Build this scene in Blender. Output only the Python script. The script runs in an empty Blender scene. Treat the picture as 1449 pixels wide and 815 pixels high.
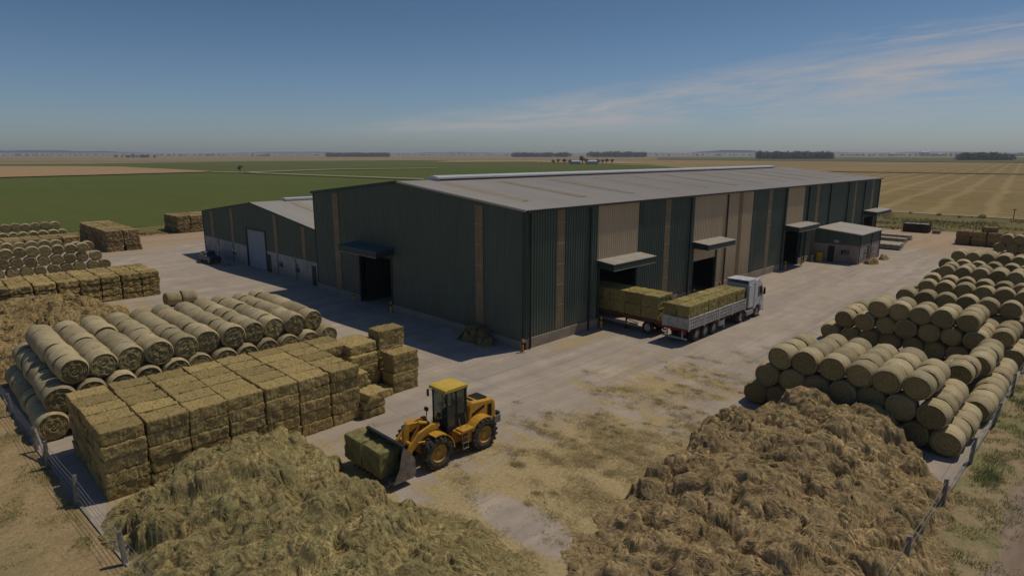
import bpy, math, random
import numpy as np
from mathutils import Vector, noise
random.seed(7); RNG=np.random.default_rng(11)
SC=bpy.context.scene; COL=SC.collection
R=math.radians
# ------------------------------------------------------------------ materials
def new_mat(name):
    m=bpy.data.materials.new(name); m.use_nodes=True
    nt=m.node_tree; b=nt.nodes['Principled BSDF']; b.inputs['Specular IOR Level'].default_value=.25
    return m,nt,b
class NB:
    def __init__(s,nt): s.nt=nt
    def n(s,t,**k):
        x=s.nt.nodes.new(t)
        for a,v in k.items(): setattr(x,a,v)
        return x
    def l(s,a,b): s.nt.links.new(a,b)
    def math(s,op,a,b=None,c=None,clamp=False):
        x=s.n('ShaderNodeMath',operation=op,use_clamp=clamp)
        for i,v in enumerate((a,b,c)):
            if v is None: continue
            if isinstance(v,(int,float)): x.inputs[i].default_value=v
            else: s.l(v,x.inputs[i])
        return x.outputs[0]
    def mix(s,f,a,b):
        x=s.n('ShaderNodeMix',data_type='RGBA')
        for i,v in ((0,f),(6,a),(7,b)):
            if isinstance(v,(int,float)): x.inputs[i].default_value=v
            elif isinstance(v,tuple): x.inputs[i].default_value=v+(1,) if len(v)==3 else v
            else: s.l(v,x.inputs[i])
        return x.outputs[2]
    def noise(s,vec,scale,detail=4,rough=.55,dist=0):
        x=s.n('ShaderNodeTexNoise'); x.inputs['Scale'].default_value=scale; x.inputs['Detail'].default_value=detail
        x.inputs['Roughness'].default_value=rough; x.inputs['Distortion'].default_value=dist
        s.l(vec,x.inputs['Vector']); return x.outputs['Fac']
    def mapr(s,v,a,b,c=0,d=1):
        x=s.n('ShaderNodeMapRange'); s.l(v,x.inputs[0])
        for i,k in enumerate((a,b,c,d)): x.inputs[i+1].default_value=k
        return x.outputs[0]
    def scale(s,vec,xyz,off=(0,0,0),rot=0):
        x=s.n('ShaderNodeMapping'); x.inputs['Scale'].default_value=xyz; x.inputs['Location'].default_value=off
        x.inputs['Rotation'].default_value=(0,0,rot)
        s.l(vec,x.inputs['Vector']); return x.outputs[0]
    def coords(s,kind='obj',rand=False):
        if kind=='world': v=s.n('ShaderNodeNewGeometry').outputs['Position']
        else: v=s.n('ShaderNodeTexCoord').outputs['Object']
        if rand:
            o=s.n('ShaderNodeObjectInfo'); m=s.n('ShaderNodeVectorMath',operation='MULTIPLY_ADD')
            c=s.n('ShaderNodeCombineXYZ')
            for i in range(3): s.l(o.outputs['Random'],c.inputs[i])
            s.l(c.outputs[0],m.inputs[0]); m.inputs[1].default_value=(57,31,83); s.l(v,m.inputs[2]); v=m.outputs[0]
        return v
    def bump(s,h,b,strength=.5,dist=.02):
        x=s.n('ShaderNodeBump'); x.inputs['Strength'].default_value=strength; x.inputs['Distance'].default_value=dist
        s.l(h,x.inputs['Height']); s.l(x.outputs[0],b.inputs['Normal'])
    def tint(s,col,lo,hi,src=None):
        if src is None: src=s.n('ShaderNodeObjectInfo').outputs['Random']
        v=s.mapr(src,0,1,lo,hi)
        h=s.n('ShaderNodeHueSaturation'); s.l(v,h.inputs['Value']); s.l(col,h.inputs['Color']); return h.outputs[0]
def plain(name,c1,c2=None,scale=3,rough=.7,stretch=(1,1,1),bump=0,kind='obj',metal=0,rand=False,detail=5,lo=.38,hi=.62,spec=.25,tint=None,bdist=.01):
    m,nt,b=new_mat(name); s=NB(nt); b.inputs['Roughness'].default_value=rough; b.inputs['Metallic'].default_value=metal
    b.inputs['Specular IOR Level'].default_value=spec
    c2=c2 or tuple(x*.8 for x in c1)
    v=s.scale(s.coords(kind,rand),stretch)
    n=s.noise(v,scale,detail); col=s.mix(s.mapr(n,lo,hi),c1,c2)
    if tint: col=s.tint(col,*tint)
    s.l(col,b.inputs['Base Color'])
    if bump: s.bump(n,b,bump,bdist)
    return m
M={}
# hay
def hay_mat(name,light,dark,green,scale=30,stretch=(1,.7,.14),tint=(.74,1.18),bump=1.0,world=False,attr=False):
    m,nt,b=new_mat(name); s=NB(nt); b.inputs['Roughness'].default_value=.9; b.inputs['Specular IOR Level'].default_value=.1
    v0=s.coords('world') if world else s.coords('obj',True)
    v=s.scale(v0,stretch)
    n=s.noise(v,scale,6,.7,.6); n2=s.noise(v0,1.1 if world else 2.2,4); n3=s.noise(v0,scale*.4,4,.7)
    col=s.mix(s.mapr(n,.33,.66),dark,light)
    col=s.mix(s.mapr(n2,.42,.68,0,.75),col,green)
    col=s.mix(s.mapr(n3,.25,.48,.5,0),col,tuple(x*.45 for x in dark))
    if attr:
        a=s.n('ShaderNodeAttribute',attribute_name='tint'); col=s.tint(col,.58,1.32,a.outputs['Fac'])
    elif tint: col=s.tint(col,*tint)
    s.l(col,b.inputs['Base Color']); s.bump(s.math('ADD',n,n3),b,bump,.03)
    return m
M['bale_rect']=hay_mat('baled_hay',(.52,.39,.17),(.24,.17,.065),(.33,.265,.11))
M['bale_old']=hay_mat('weathered_baled_hay',(.42,.31,.15),(.20,.145,.065),(.28,.21,.10))
M['bale_green']=hay_mat('fresh_green_hay',(.42,.36,.155),(.20,.185,.07),(.28,.26,.10))
M['bale_truck']=hay_mat('trucked_hay',(.43,.34,.135),(.20,.155,.055),(.27,.24,.09),tint=(.78,1.15))
M['heap_olive']=hay_mat('loose_olive_hay',(.47,.37,.17),(.21,.165,.07),(.25,.235,.105),scale=9,stretch=(1,.5,1),world=True,attr=True,bump=.6)
M['heap_brown']=hay_mat('loose_brown_hay',(.53,.385,.20),(.25,.175,.085),(.29,.235,.12),scale=9,stretch=(1,.5,1),world=True,attr=True,bump=.6)
M['heap_tan']=hay_mat('loose_tan_hay',(.42,.31,.14),(.26,.18,.08),(.30,.22,.10),scale=9,stretch=(1,.5,1),world=True,attr=True,bump=.6)
def wrap_mat():
    m,nt,b=new_mat('net_wrapped_hay'); s=NB(nt); b.inputs['Roughness'].default_value=.8
    v0=s.coords('obj',True)
    n=s.noise(s.scale(v0,(14,1.6,1.6)),1.6,5,.65,.3); n2=s.noise(v0,1.7,4); n3=s.noise(s.scale(v0,(60,4,4)),1,3)
    col=s.mix(s.mapr(n,.35,.65),(.29,.225,.115),(.52,.425,.245))
    col=s.mix(s.mapr(n2,.45,.7,0,.6),col,(.43,.385,.255))
    col=s.mix(s.mapr(n3,.2,.45,.35,0),col,(.17,.125,.06))
    col=s.tint(col,.72,1.18); s.l(col,b.inputs['Base Color']); s.bump(s.math('ADD',n,n3),b,.7,.02); return m
M['wrap']=wrap_mat()
def end_mat():
    m,nt,b=new_mat('rolled_hay_end'); s=NB(nt); b.inputs['Roughness'].default_value=.9; b.inputs['Specular IOR Level'].default_value=.1
    v0=s.coords('obj'); vr=s.coords('obj',True)
    w=s.n('ShaderNodeTexWave',wave_type='RINGS',rings_direction='X'); s.l(v0,w.inputs['Vector'])
    w.inputs['Scale'].default_value=4.2; w.inputs['Distortion'].default_value=4.5; w.inputs['Detail'].default_value=3; w.inputs['Detail Scale'].default_value=1.6
    o=s.n('ShaderNodeObjectInfo').outputs['Random']; s.l(s.math('MULTIPLY',o,20.),w.inputs['Phase Offset'])
    n=s.noise(vr,14,5,.7); n2=s.noise(vr,2.0,3)
    col=s.mix(s.mapr(n,.3,.7),(.25,.185,.075),(.54,.43,.215))
    col=s.mix(s.math('MULTIPLY',s.mapr(w.outputs['Fac'],.55,.05),.42),col,(.12,.085,.03))
    col=s.mix(s.mapr(n2,.45,.7,0,.5),col,(.28,.24,.10))
    col=s.tint(col,.75,1.2); s.l(col,b.inputs['Base Color']); s.bump(s.math('ADD',w.outputs['Fac'],n),b,.9,.03); return m
M['end']=end_mat()
# metals and walls
M['green']=plain('green_cladding',(.066,.096,.074),(.078,.112,.087),1.5,.45,(1,1,.2),spec=.4)
M['beige']=plain('beige_cladding',(.52,.41,.265),(.57,.45,.30),1.2,.5,(1,1,.15),spec=.3)
M['strip']=plain('tan_fibreglass_strip',(.22,.165,.09),(.27,.205,.12),2,.5,(1,1,.4))
M['roofm']=plain('grey_roof_sheet',(.38,.345,.30),(.42,.38,.335),.35,.5,(1,.2,1),spec=.3,bump=0)
M['roofstrip']=plain('roof_skylight_sheet',(.40,.335,.225),(.43,.36,.25),1,.5)
M['vent']=plain('white_vent_metal',(.50,.51,.53),(.44,.45,.47),1,.45)
M['conc']=plain('pale_concrete_wall',(.40,.385,.365),(.30,.285,.265),1.3,.85,(1,1,.6),bump=.3)
M['pinkwall']=plain('painted_block_wall',(.36,.30,.265),(.29,.24,.21),1.5,.85)
M['dark']=plain('dark_steel',(.018,.022,.024),(.03,.034,.036),3,.5)
M['trim']=plain('dark_green_trim',(.03,.048,.044),(.04,.058,.052),3,.5)
M['canopytop']=plain('canopy_sheet',(.36,.325,.275),(.31,.28,.235),1.4,.6)
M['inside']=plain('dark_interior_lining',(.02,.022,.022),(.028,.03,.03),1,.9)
M['shutter']=plain('grey_roller_shutter',(.24,.265,.285),(.28,.305,.33),1,.5,(1,1,3))
M['tealtop']=plain('blue_green_canopy_sheet',(.045,.10,.105),(.055,.115,.12),2,.5)
M['white']=plain('white_paint',(.62,.63,.64),(.48,.48,.47),2.5,.4,spec=.45)
M['whitedirty']=plain('dusty_white_paint',(.50,.48,.45),(.36,.33,.29),3,.55)
M['yellow']=plain('loader_yellow_paint',(.60,.31,.022),(.47,.235,.02),2.2,.42,spec=.4,lo=.35,hi=.75)
M['yellowroof']=plain('cab_roof_yellow',(.62,.43,.07),(.52,.36,.06),2.2,.5)
M['orange']=plain('dusty_orange_paint',(.43,.21,.03),(.30,.15,.04),3,.6)
M['rubber']=plain('tyre_rubber',(.022,.021,.02),(.075,.065,.05),4,.9,bump=.3)
M['black']=plain('black_plastic',(.012,.012,.013),(.022,.021,.02),4,.6)
M['chrome']=plain('bare_steel',(.42,.41,.40),(.28,.26,.24),8,.35,metal=.7)
M['bucket']=plain('worn_bucket_steel',(.27,.235,.20),(.15,.125,.105),3,.5,metal=.2)
M['rust']=plain('rusty_red_frame',(.19,.055,.035),(.11,.05,.035),4,.7)
M['hub']=plain('dusty_rim',(.55,.32,.06),(.36,.22,.06),5,.6)
M['wood']=plain('weathered_post_wood',(.30,.27,.235),(.17,.15,.13),6,.85,(1,1,.15),bump=.5)
M['plank']=plain('pale_timber',(.46,.41,.33),(.30,.25,.18),4,.8,(.2,1,1))
M['wire']=plain('galvanised_wire',(.34,.34,.34),(.25,.25,.25),3,.5,metal=.5)
M['kerb']=plain('kerb_concrete',(.34,.30,.25),(.22,.19,.15),1.5,.9,bump=.3,kind='world')
M['drum']=plain('yellow_drum',(.60,.38,.03),(.5,.3,.03),3,.5)
M['skip']=plain('rusty_container_steel',(.075,.045,.04),(.045,.03,.028),2.5,.7,(1,1,.4))
M['bag']=plain('white_sack',(.50,.50,.50),(.36,.35,.34),4,.8)
M['bark']=plain('bark',(.09,.07,.05),(.06,.045,.035),6,.9)
M['leafd']=plain('dark_foliage',(.035,.05,.022),(.055,.075,.03),.6,.8,kind='world')
M['leafg']=plain('grass_blades',(.20,.19,.065),(.42,.32,.14),.45,.85,kind='world',lo=.40,hi=.56)
M['leafr']=plain('green_weed_blades',(.17,.19,.065),(.42,.34,.16),.5,.85,kind='world',lo=.44,hi=.62)
M['dryblade']=plain('dry_straw',(.42,.32,.135),(.27,.20,.08),.7,.9,kind='world')
M['scrubblade']=plain('scrub_blades',(.20,.16,.075),(.14,.13,.055),.15,.9,kind='world')
M['hills']=plain('distant_hills',(.08,.10,.10),(.09,.11,.11),.001,1,kind='world')
M['tailred']=plain('red_reflector',(.35,.02,.015),(.3,.02,.02),3,.4)
M['truckblue']=plain('dark_blue_body',(.012,.018,.03),(.02,.028,.04),3,.4,spec=.5)
def glass():
    m,nt,b=new_mat('tinted_glass'); b.inputs['Base Color'].default_value=(.35,.42,.40,1); b.inputs['Roughness'].default_value=.05
    b.inputs['Transmission Weight'].default_value=.9; b.inputs['IOR'].default_value=1.45; b.inputs['Specular IOR Level'].default_value=.5; return m
M['glass']=glass()
M['darkglass']=plain('dark_window_glass',(.02,.025,.03),(.03,.035,.04),2,.08,spec=.7)

def yard_mat():
    m,nt,b=new_mat('yard_concrete_with_hay_litter'); s=NB(nt); b.inputs['Roughness'].default_value=.9; b.inputs['Specular IOR Level'].default_value=.15
    P=s.coords('world'); sp=s.n('ShaderNodeSeparateXYZ'); s.l(P,sp.inputs[0]); X,Y=sp.outputs[0],sp.outputs[1]
    big=s.noise(P,.09,4); mid=s.noise(P,.55,6,.65); fine=s.noise(P,7,6,.7)
    sx=s.noise(s.scale(P,(.06,.5,1),rot=R(12)),1,5,.6,.6); sy=s.noise(s.scale(P,(.75,.24,1)),1.3,6,.66,.8)
    con=s.mix(s.mapr(mid,.32,.68),(.50,.415,.33),(.35,.29,.235))
    con=s.mix(s.mapr(sx,.42,.62,0,.5),con,(.25,.22,.20))
    con=s.mix(s.mapr(big,.42,.62,0,.45),con,(.35,.29,.22))
    con=s.mix(s.mapr(fine,.3,.7,.12,0),con,(.14,.12,.10))
    # joints of the slabs every 6 m
    def joint(c,off):
        f=s.math('FRACT',s.math('DIVIDE',s.math('ADD',c,off),6.)); return s.math('LESS_THAN',f,.009)
    j=s.math('MAXIMUM',joint(X,1.),joint(Y,2.)); con=s.mix(s.math('MULTIPLY',j,.35),con,(.12,.11,.10))
    # tyre tracks from the loader and the lorries: narrow dark bands along X
    tr=s.noise(s.scale(P,(.03,1.7,1),rot=R(-6)),1,3,.5,.3); con=s.mix(s.mapr(tr,.56,.66,0,.3),con,(.20,.175,.155))
    # dirt beyond the slab
    w1=s.math('ADD',X,s.math('MULTIPLY',s.math('SUBTRACT',big,.5),22.)); w2=s.math('ADD',Y,s.math('MULTIPLY',s.math('SUBTRACT',big,.5),30.))
    dirtf=s.math('MAXIMUM',s.mapr(w1,97,106),s.mapr(w2,92,104))
    dirt=s.mix(s.mapr(sx,.35,.65),(.41,.30,.20),(.33,.23,.145)); dirt=s.mix(s.mapr(mid,.4,.7,0,.5),dirt,(.36,.28,.17))
    col=s.mix(dirtf,con,dirt)
    # hay litter: heavy round the loose heaps, thinning out towards the warehouse
    def blob(cx,cy,rx,ry):
        dx=s.math('DIVIDE',s.math('SUBTRACT',X,cx),rx); dy=s.math('DIVIDE',s.math('SUBTRACT',Y,cy),ry)
        return s.mapr(s.math('SQRT',s.math('ADD',s.math('MULTIPLY',dx,dx),s.math('MULTIPLY',dy,dy))),.0,1,1,0)
    near=s.math('MAXIMUM',blob(17,14,17,10),s.math('MULTIPLY',blob(30,18,13,9),.62))
    near=s.math('MAXIMUM',near,blob(8,22,9,14)); near=s.math('MAXIMUM',near,s.math('MULTIPLY',blob(10,56,13,14),.9))
    near=s.math('MAXIMUM',near,s.math('MULTIPLY',blob(46,13.5,9,3),.55)); near=s.math('MAXIMUM',near,s.math('MULTIPLY',blob(33,26.6,6,1.6),.6))
    s2=s.noise(s.scale(P,(1.6,.5,1),(3,5,0),rot=R(20)),1.5,5,.7,.5)
    lit=s.math('ADD',s.math('MULTIPLY',near,.41),s.math('MULTIPLY',sy,.60)); lit=s.math('ADD',lit,s.math('MULTIPLY',s2,.42)); lit=s.math('ADD',lit,s.math('MULTIPLY',fine,.12))
    f=s.mapr(lit,.715,.80,0,.95)
    bare=s.math('MULTIPLY',blob(14.6,13.9,1.5,4.2),1.0); f=s.math('MULTIPLY',f,s.mapr(s.math('ADD',bare,s.math('MULTIPLY',mid,.6)),.52,.75,1,.08))
    hay=s.mix(s.mapr(fine,.3,.7),(.27,.20,.095),(.50,.38,.19)); hay=s.mix(s.mapr(mid,.45,.7,0,.4),hay,(.30,.25,.12)); hay=s.mix(s.mapr(s2,.54,.68,0,.5),hay,(.23,.18,.085))
    col=s.mix(f,col,hay); s.l(col,b.inputs['Base Color'])
    s.bump(s.math('ADD',s.math('MULTIPLY',fine,f),s.math('MULTIPLY',fine,.15)),b,.5,.04); return m
M['yard']=yard_mat()
def verge_mat(name,a,bb,c,g,gl=.52,gh=.68):
    m,nt,b=new_mat(name); s=NB(nt); b.inputs['Roughness'].default_value=.95; b.inputs['Specular IOR Level'].default_value=.1
    P=s.coords('world'); n=s.noise(P,.8,6,.65,.4); f=s.noise(P,6,6,.7); g1=s.noise(P,.33,5)
    col=s.mix(s.mapr(n,.35,.65),a,bb); col=s.mix(s.mapr(f,.35,.62,.7,0),col,c); col=s.mix(s.mapr(g1,gl,gh,0,.7),col,g)
    s.l(col,b.inputs['Base Color']); s.bump(s.math('ADD',f,n),b,.9,.08); return m
M['verge']=verge_mat('dry_verge_grass',(.44,.325,.175),(.32,.235,.125),(.20,.145,.07),(.23,.20,.09))
M['vergeR']=verge_mat('weedy_verge_grass',(.40,.30,.18),(.32,.24,.13),(.20,.16,.08),(.17,.18,.07),.46,.6)
M['track']=plain('dirt_track',(.27,.20,.145),(.20,.145,.105),1.6,.95,(.25,1,1),kind='world',bump=.7,bdist=.05)
def field_mat(name,c1,c2,c3,rot=0,sc=.02,stre=8,row=0):
    m,nt,b=new_mat(name); s=NB(nt); b.inputs['Roughness'].default_value=1; b.inputs['Specular IOR Level'].default_value=0
    P=s.coords('world'); V=s.scale(P,(1,1./stre,1),rot=rot)
    n=s.noise(V,sc*6,6,.7); n2=s.noise(P,sc*.35,4); n3=s.noise(P,.25,5,.75)
    col=s.mix(s.mapr(n,.38,.62),c1,c2); col=s.mix(s.mapr(n2,.4,.62,0,.7),col,c3); col=s.mix(s.mapr(n3,.3,.6,.25,0),col,tuple(x*.55 for x in c2))
    if row:
        w=s.n('ShaderNodeTexWave',bands_direction='X'); w.inputs['Scale'].default_value=row; w.inputs['Distortion'].default_value=1.5; w.inputs['Detail'].default_value=2; s.l(s.scale(P,(1,1,1),rot=rot),w.inputs[0])
        col=s.mix(s.mapr(w.outputs['Fac'],.7,1,0,.4),col,tuple(x*1.25 for x in c1))
    s.l(col,b.inputs['Base Color']); return m
M['ground']=field_mat('stubble_plain',(.32,.235,.12),(.225,.165,.08),(.20,.16,.072),rot=R(84),row=.03)
M['tanfield']=field_mat('bare_tan_field',(.37,.255,.145),(.34,.235,.13),(.32,.22,.12),rot=R(80))
M['meadow']=field_mat('green_crop_field',(.085,.112,.034),(.096,.122,.04),(.115,.122,.04),rot=R(60),stre=10)
M['meadow2']=field_mat('pale_green_field',(.115,.125,.055),(.10,.115,.045),(.14,.13,.07))
M['farbeige']=field_mat('far_beige_fields',(.27,.205,.125),(.24,.19,.11),(.20,.18,.095),sc=.003)
M['brownline']=plain('field_margin',(.13,.105,.055),(.16,.13,.07),.1,1,kind='world')
M['roadpale']=plain('farm_road_dust',(.34,.28,.20),(.30,.24,.17),.2,1,kind='world')
M['scrub']=field_mat('weedy_margin',(.21,.165,.08),(.15,.125,.055),(.16,.15,.06),sc=.08,stre=2)

def dusty(m,h,f,c=(.30,.25,.19)):
    nt=m.node_tree; s=NB(nt); b=nt.nodes['Principled BSDF']; l=b.inputs['Base Color'].links[0]; src=l.from_socket
    P=s.coords('world'); sp=s.n('ShaderNodeSeparateXYZ'); s.l(P,sp.inputs[0]); n=s.noise(s.scale(P,(1,1,.25)),1.6,5,.65); n2=s.noise(s.scale(P,(.35,.35,.12)),1,4)
    a=s.math('MULTIPLY',s.mapr(s.math('SUBTRACT',sp.outputs[2],s.math('MULTIPLY',n,h*1.6)),-.2,h,1,0),f); a=s.math('ADD',a,s.mapr(n2,.5,.72,0,.04),clamp=True)
    s.l(s.mix(a,src,c),b.inputs['Base Color'])
dusty(M['green'],1.5,.22); dusty(M['beige'],2.0,.35,(.26,.21,.155)); dusty(M['conc'],.8,.6,(.24,.205,.165))
for k,f in (('yellow',.35),('rubber',.3),('white',.25)):
    m=M[k]; nt=m.node_tree; s=NB(nt); b=nt.nodes['Principled BSDF']; src=b.inputs['Base Color'].links[0].from_socket; n=s.noise(s.coords('world'),3.2,6,.7); n2=s.noise(s.coords('world'),17,4,.7)
    s.l(s.mix(s.math('MULTIPLY',s.mapr(s.math('ADD',s.math('MULTIPLY',n,.7),s.math('MULTIPLY',n2,.3)),.45,.62),f),src,(.25,.19,.12)),b.inputs['Base Color'])
# ------------------------------------------------------------------ mesh builder
WL={}   # world location of roots
class MB:
    def __init__(s): s.v=[];s.f=[];s.mi=[];s.cm=0
    def add(s,vs,fs):
        o=len(s.v); s.v+= [tuple(map(float,p)) for p in vs]; s.f+=[tuple(o+i for i in f) for f in fs]; s.mi+=[s.cm]*len(fs); return s
    def box(s,x0,x1,y0,y1,z0,z1):
        return s.add([(x0,y0,z0),(x1,y0,z0),(x1,y1,z0),(x0,y1,z0),(x0,y0,z1),(x1,y0,z1),(x1,y1,z1),(x0,y1,z1)],
                     [(0,3,2,1),(4,5,6,7),(0,1,5,4),(1,2,6,5),(2,3,7,6),(3,0,4,7)])
    def prism(s,pts,axis,a,b):
        """pts: 2D outline in the other two axes (order xyz minus axis), extruded from a to b"""
        def mk(p,t): 
            return (t,p[0],p[1]) if axis=='x' else ((p[0],t,p[1]) if axis=='y' else (p[0],p[1],t))
        n=len(pts); vs=[mk(p,a) for p in pts]+[mk(p,b) for p in pts]
        return s.add(vs,[tuple(range(n))[::-1],tuple(range(n,2*n))]+[(i,(i+1)%n,n+(i+1)%n,n+i) for i in range(n)])
    def tube(s,p0,p1,r0,r1=None,n=10,cap=True):
        r1=r0 if r1 is None else r1; p0=Vector(p0);p1=Vector(p1); d=(p1-p0).normalized()
        u=d.orthogonal().normalized(); w=d.cross(u); vs=[]
        for p,r in ((p0,r0),(p1,r1)):
            for i in range(n):
                a=2*math.pi*i/n; vs.append(p+u*r*math.cos(a)+w*r*math.sin(a))
        fs=[(i,(i+1)%n,n+(i+1)%n,n+i) for i in range(n)]
        if cap: fs+=[tuple(range(n))[::-1],tuple(range(n,2*n))]
        return s.add(vs,fs)
    def lathe(s,prof,c,axis='y',n=28,cap=True):
        """prof [(t along axis, r)]"""
        vs=[];c=Vector(c)
        for t,r in prof:
            for i in range(n):
                a=2*math.pi*i/n; q=(r*math.cos(a),r*math.sin(a))
                vs.append(c+(Vector((t,q[0],q[1])) if axis=='x' else Vector((q[0],t,q[1])) if axis=='y' else Vector((q[0],q[1],t))))
        m=len(prof); fs=[]
        for k in range(m-1):
            for i in range(n): fs.append((k*n+i,k*n+(i+1)%n,(k+1)*n+(i+1)%n,(k+1)*n+i))
        if cap: fs+=[tuple(range(n))[::-1],tuple(range((m-1)*n,m*n))]
        return s.add(vs,fs)
    def build(s,name,mats,parent=None,origin=None,smooth=False,bevel=0,recalc=True):
        if not isinstance(mats,(list,tuple)): mats=[mats]
        o=WL.get(parent.name,(0,0,0)) if parent is not None else (origin or (0,0,0))
        me=bpy.data.meshes.new(name); me.from_pydata([(x-o[0],y-o[1],z-o[2]) for x,y,z in s.v],[],s.f)
        for m in mats: me.materials.append(m)
        me.polygons.foreach_set('material_index',s.mi)
        if recalc:
            import bmesh
            bm=bmesh.new(); bm.from_mesh(me); bmesh.ops.recalc_face_normals(bm,faces=bm.faces); bm.to_mesh(me); bm.free()
        if smooth: me.polygons.foreach_set('use_smooth',[True]*len(me.polygons))
        ob=bpy.data.objects.new(name,me); COL.objects.link(ob)
        if smooth and smooth!='all':
            try: me.set_sharp_from_angle(angle=R(40))
            except Exception: pass
        if bevel:
            b=ob.modifiers.new('bevel','BEVEL'); b.width=bevel; b.segments=2; b.limit_method='ANGLE'
        if parent is not None: ob.parent=parent; WL[ob.name]=o
        else: ob.location=o; WL[ob.name]=o
        return ob
def tag(o,label=None,cat=None,group=None,kind=None):
    if label: o['label']=label
    if cat: o['category']=cat
    if group: o['group']=group
    if kind: o['kind']=kind
    return o
def root(name,loc,label,cat,group=None):
    o=bpy.data.objects.new(name,None); COL.objects.link(o); o.location=loc; WL[o.name]=tuple(loc); o.empty_display_size=.3
    return tag(o,label,cat,group)
def copy_tree(o,parent=None):
    c=o.copy(); COL.objects.link(c)
    if parent: c.parent=parent
    for ch in list(o.children): copy_tree(ch,c)
    return c
ORD=['first','second','third','fourth','fifth','sixth','seventh','eighth','ninth','tenth','eleventh','twelfth','thirteenth','fourteenth','fifteenth']

# ------------------------------------------------------------------ camera calibration (used to lay out the far fields on the ground)
F,CX,CY,H=881.,724.5,407.5,13.
PITCH=math.atan2(CY-218,F)
def ground(px,py):
    dx=(px-CX)/F; dy=(py-CY)/F
    fwd=math.cos(PITCH)-dy*math.sin(PITCH); dn=math.sin(PITCH)+dy*math.cos(PITCH)
    t=H/dn; r=math.sqrt(.5); return ((fwd+dx)*r*t,(fwd-dx)*r*t)

# ------------------------------------------------------------------ setting
def sheet(name,pts,z,mat):
    mb=MB(); mb.add([(x,y,z) for x,y in pts],[tuple(range(len(pts)))]); o=mb.build(name,mat,recalc=False)
    if o.data.polygons[0].normal.z<0: o.data.flip_normals()
    return tag(o,kind='structure')
# ground sheet, denser rings so it stays one sheet
mb=MB(); N=64; rings=[60,200,600,2000,6000,14000]; vs=[(60,40,-.03)]
for r in rings:
    for i in range(N): a=2*math.pi*i/N; vs.append((60+r*math.cos(a),40+r*math.sin(a),-.03))
fs=[(0,1+i,1+(i+1)%N) for i in range(N)]
for k in range(len(rings)-1):
    for i in range(N): fs.append((1+k*N+i,1+(k+1)*N+i,1+(k+1)*N+(i+1)%N,1+k*N+(i+1)%N))
mb.add(vs,fs); tag(mb.build('ground',M['ground'],recalc=False),kind='structure')
G=lambda *l:[ground(*p) for p in l]
sheet('far_fields',G((-900,229.5),(300,229),(720,226.6),(1449,225.4),(2400,225.5),(2400,218.95),(-900,218.95)),.25,M['farbeige'])
sheet('pale_green_field',G((930,226.5),(1449,231),(2300,235),(2300,224),(1449,223.5),(930,222.8)),.45,M['meadow2'])
gp=[(-60,118),(14,124),(20,128),(38,127),(180,127),(330,250)]+G((1010,240.5),(930,235),(820,231.5),(700,228.6),(520,226.6),(300,229.5),(120,232),(0,232.5),(-600,234))+[(-400,520)]
sheet('green_field',gp,.05,M['meadow'])
sheet('tan_field',G((-700,262),(0,252.5),(130,249),(290,244.6),(300,243.5),(170,236.8),(90,236.0),(0,236.0),(-700,236)),.6,M['tanfield'])
sheet('pale_farm_track',G((300,245),(345,246),(470,251),(600,256),(600,255),(470,250.2),(345,245.2),(300,244.4)),.8,M['roadpale'])
sheet('far_farm_track',G((345,246),(480,241),(620,239.5),(620,239),(480,240.4),(345,245)),.8,M['roadpale'])
sheet('golden_strip',G((610,230.3),(745,229.6),(930,233.5),(880,229),(760,227.2),(640,228.2)),.6,M['tanfield'])
sheet('field_margin',G((1165,243.5),(1300,245.5),(1449,247.5),(2000,255),(2000,253.5),(1449,246.6),(1300,244.6),(1165,242.8)),.5,M['brownline'])
sheet('weedy_margin',[(122,-60),(160,-60),(162,33),(160,70),(124,60),(127,32),(128,20)],.0,M['scrub'])
sheet('weedy_strip',[(-5,113),(28,116),(60,116),(60,127),(38,127.5),(14,124),(-5,121)],.07,M['scrub'])
sheet('gravel_road',[(162,-80),(164.2,-80),(164.6,20),(164.6,60),(162.6,60),(162.4,20)],.06,M['roadpale'])
sheet('yard',[(2.6,3.4),(128,3.4),(128,31),(122,60),(122,114),(2.6,112)],0,M['yard'])
def wig(pts,amp,step,seed):
    out=[]
    for (a,b) in zip(pts[:-1],pts[1:]):
        L=math.hypot(b[0]-a[0],b[1]-a[1]); n=max(1,int(L/step)); nx,ny=-(b[1]-a[1])/L,(b[0]-a[0])/L
        for i in range(n):
            t=i/n; x=a[0]+(b[0]-a[0])*t; y=a[1]+(b[1]-a[1])*t; w=amp*(noise.noise(Vector((x*.9,y*.9,seed)))+.6*noise.noise(Vector((x*3.3,y*3.3,seed)))); out.append((x+nx*w,y+ny*w))
    out.append(pts[-1]); return out
VE=[(4.25,6),(4.0,17),(3.72,21.5),(3.42,26.7),(3.22,31),(3.1,34),(2.95,39),(2.86,46),(2.86,122)]
sheet('dry_verge',wig(VE,.10,.3,3)+[(-60,122),(-40,-10)],.004,M['verge'])
sheet('weedy_verge',wig([(3.0,3.5),(128,3.5)],.10,.3,5)+wig([(128,1.7),(3.0,1.7)],.42,.25,9),.004,M['vergeR'])
sheet('dirt_track',[(-20,2.4),(-20,-3.5),(160,-3.5),(160,2.4)],-.004,M['track'])
sheet('outer_verge',[(-20,-3.55),(-20,-60),(160,-60),(160,-3.55)],-.008,M['vergeR'])
mb=MB()
for (a,b) in zip(VE[1:7],VE[2:8]): mb.add([(a[0]+.02,a[1],-.02),(a[0]+.11,a[1],-.02),(b[0]+.11,b[1],-.02),(b[0]+.02,b[1],-.02),(a[0]+.02,a[1],.07),(a[0]+.11,a[1],.07),(b[0]+.11,b[1],.07),(b[0]+.02,b[1],.07)],[(4,5,6,7),(0,1,5,4),(1,2,6,5),(2,3,7,6),(3,0,4,7)])
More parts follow.
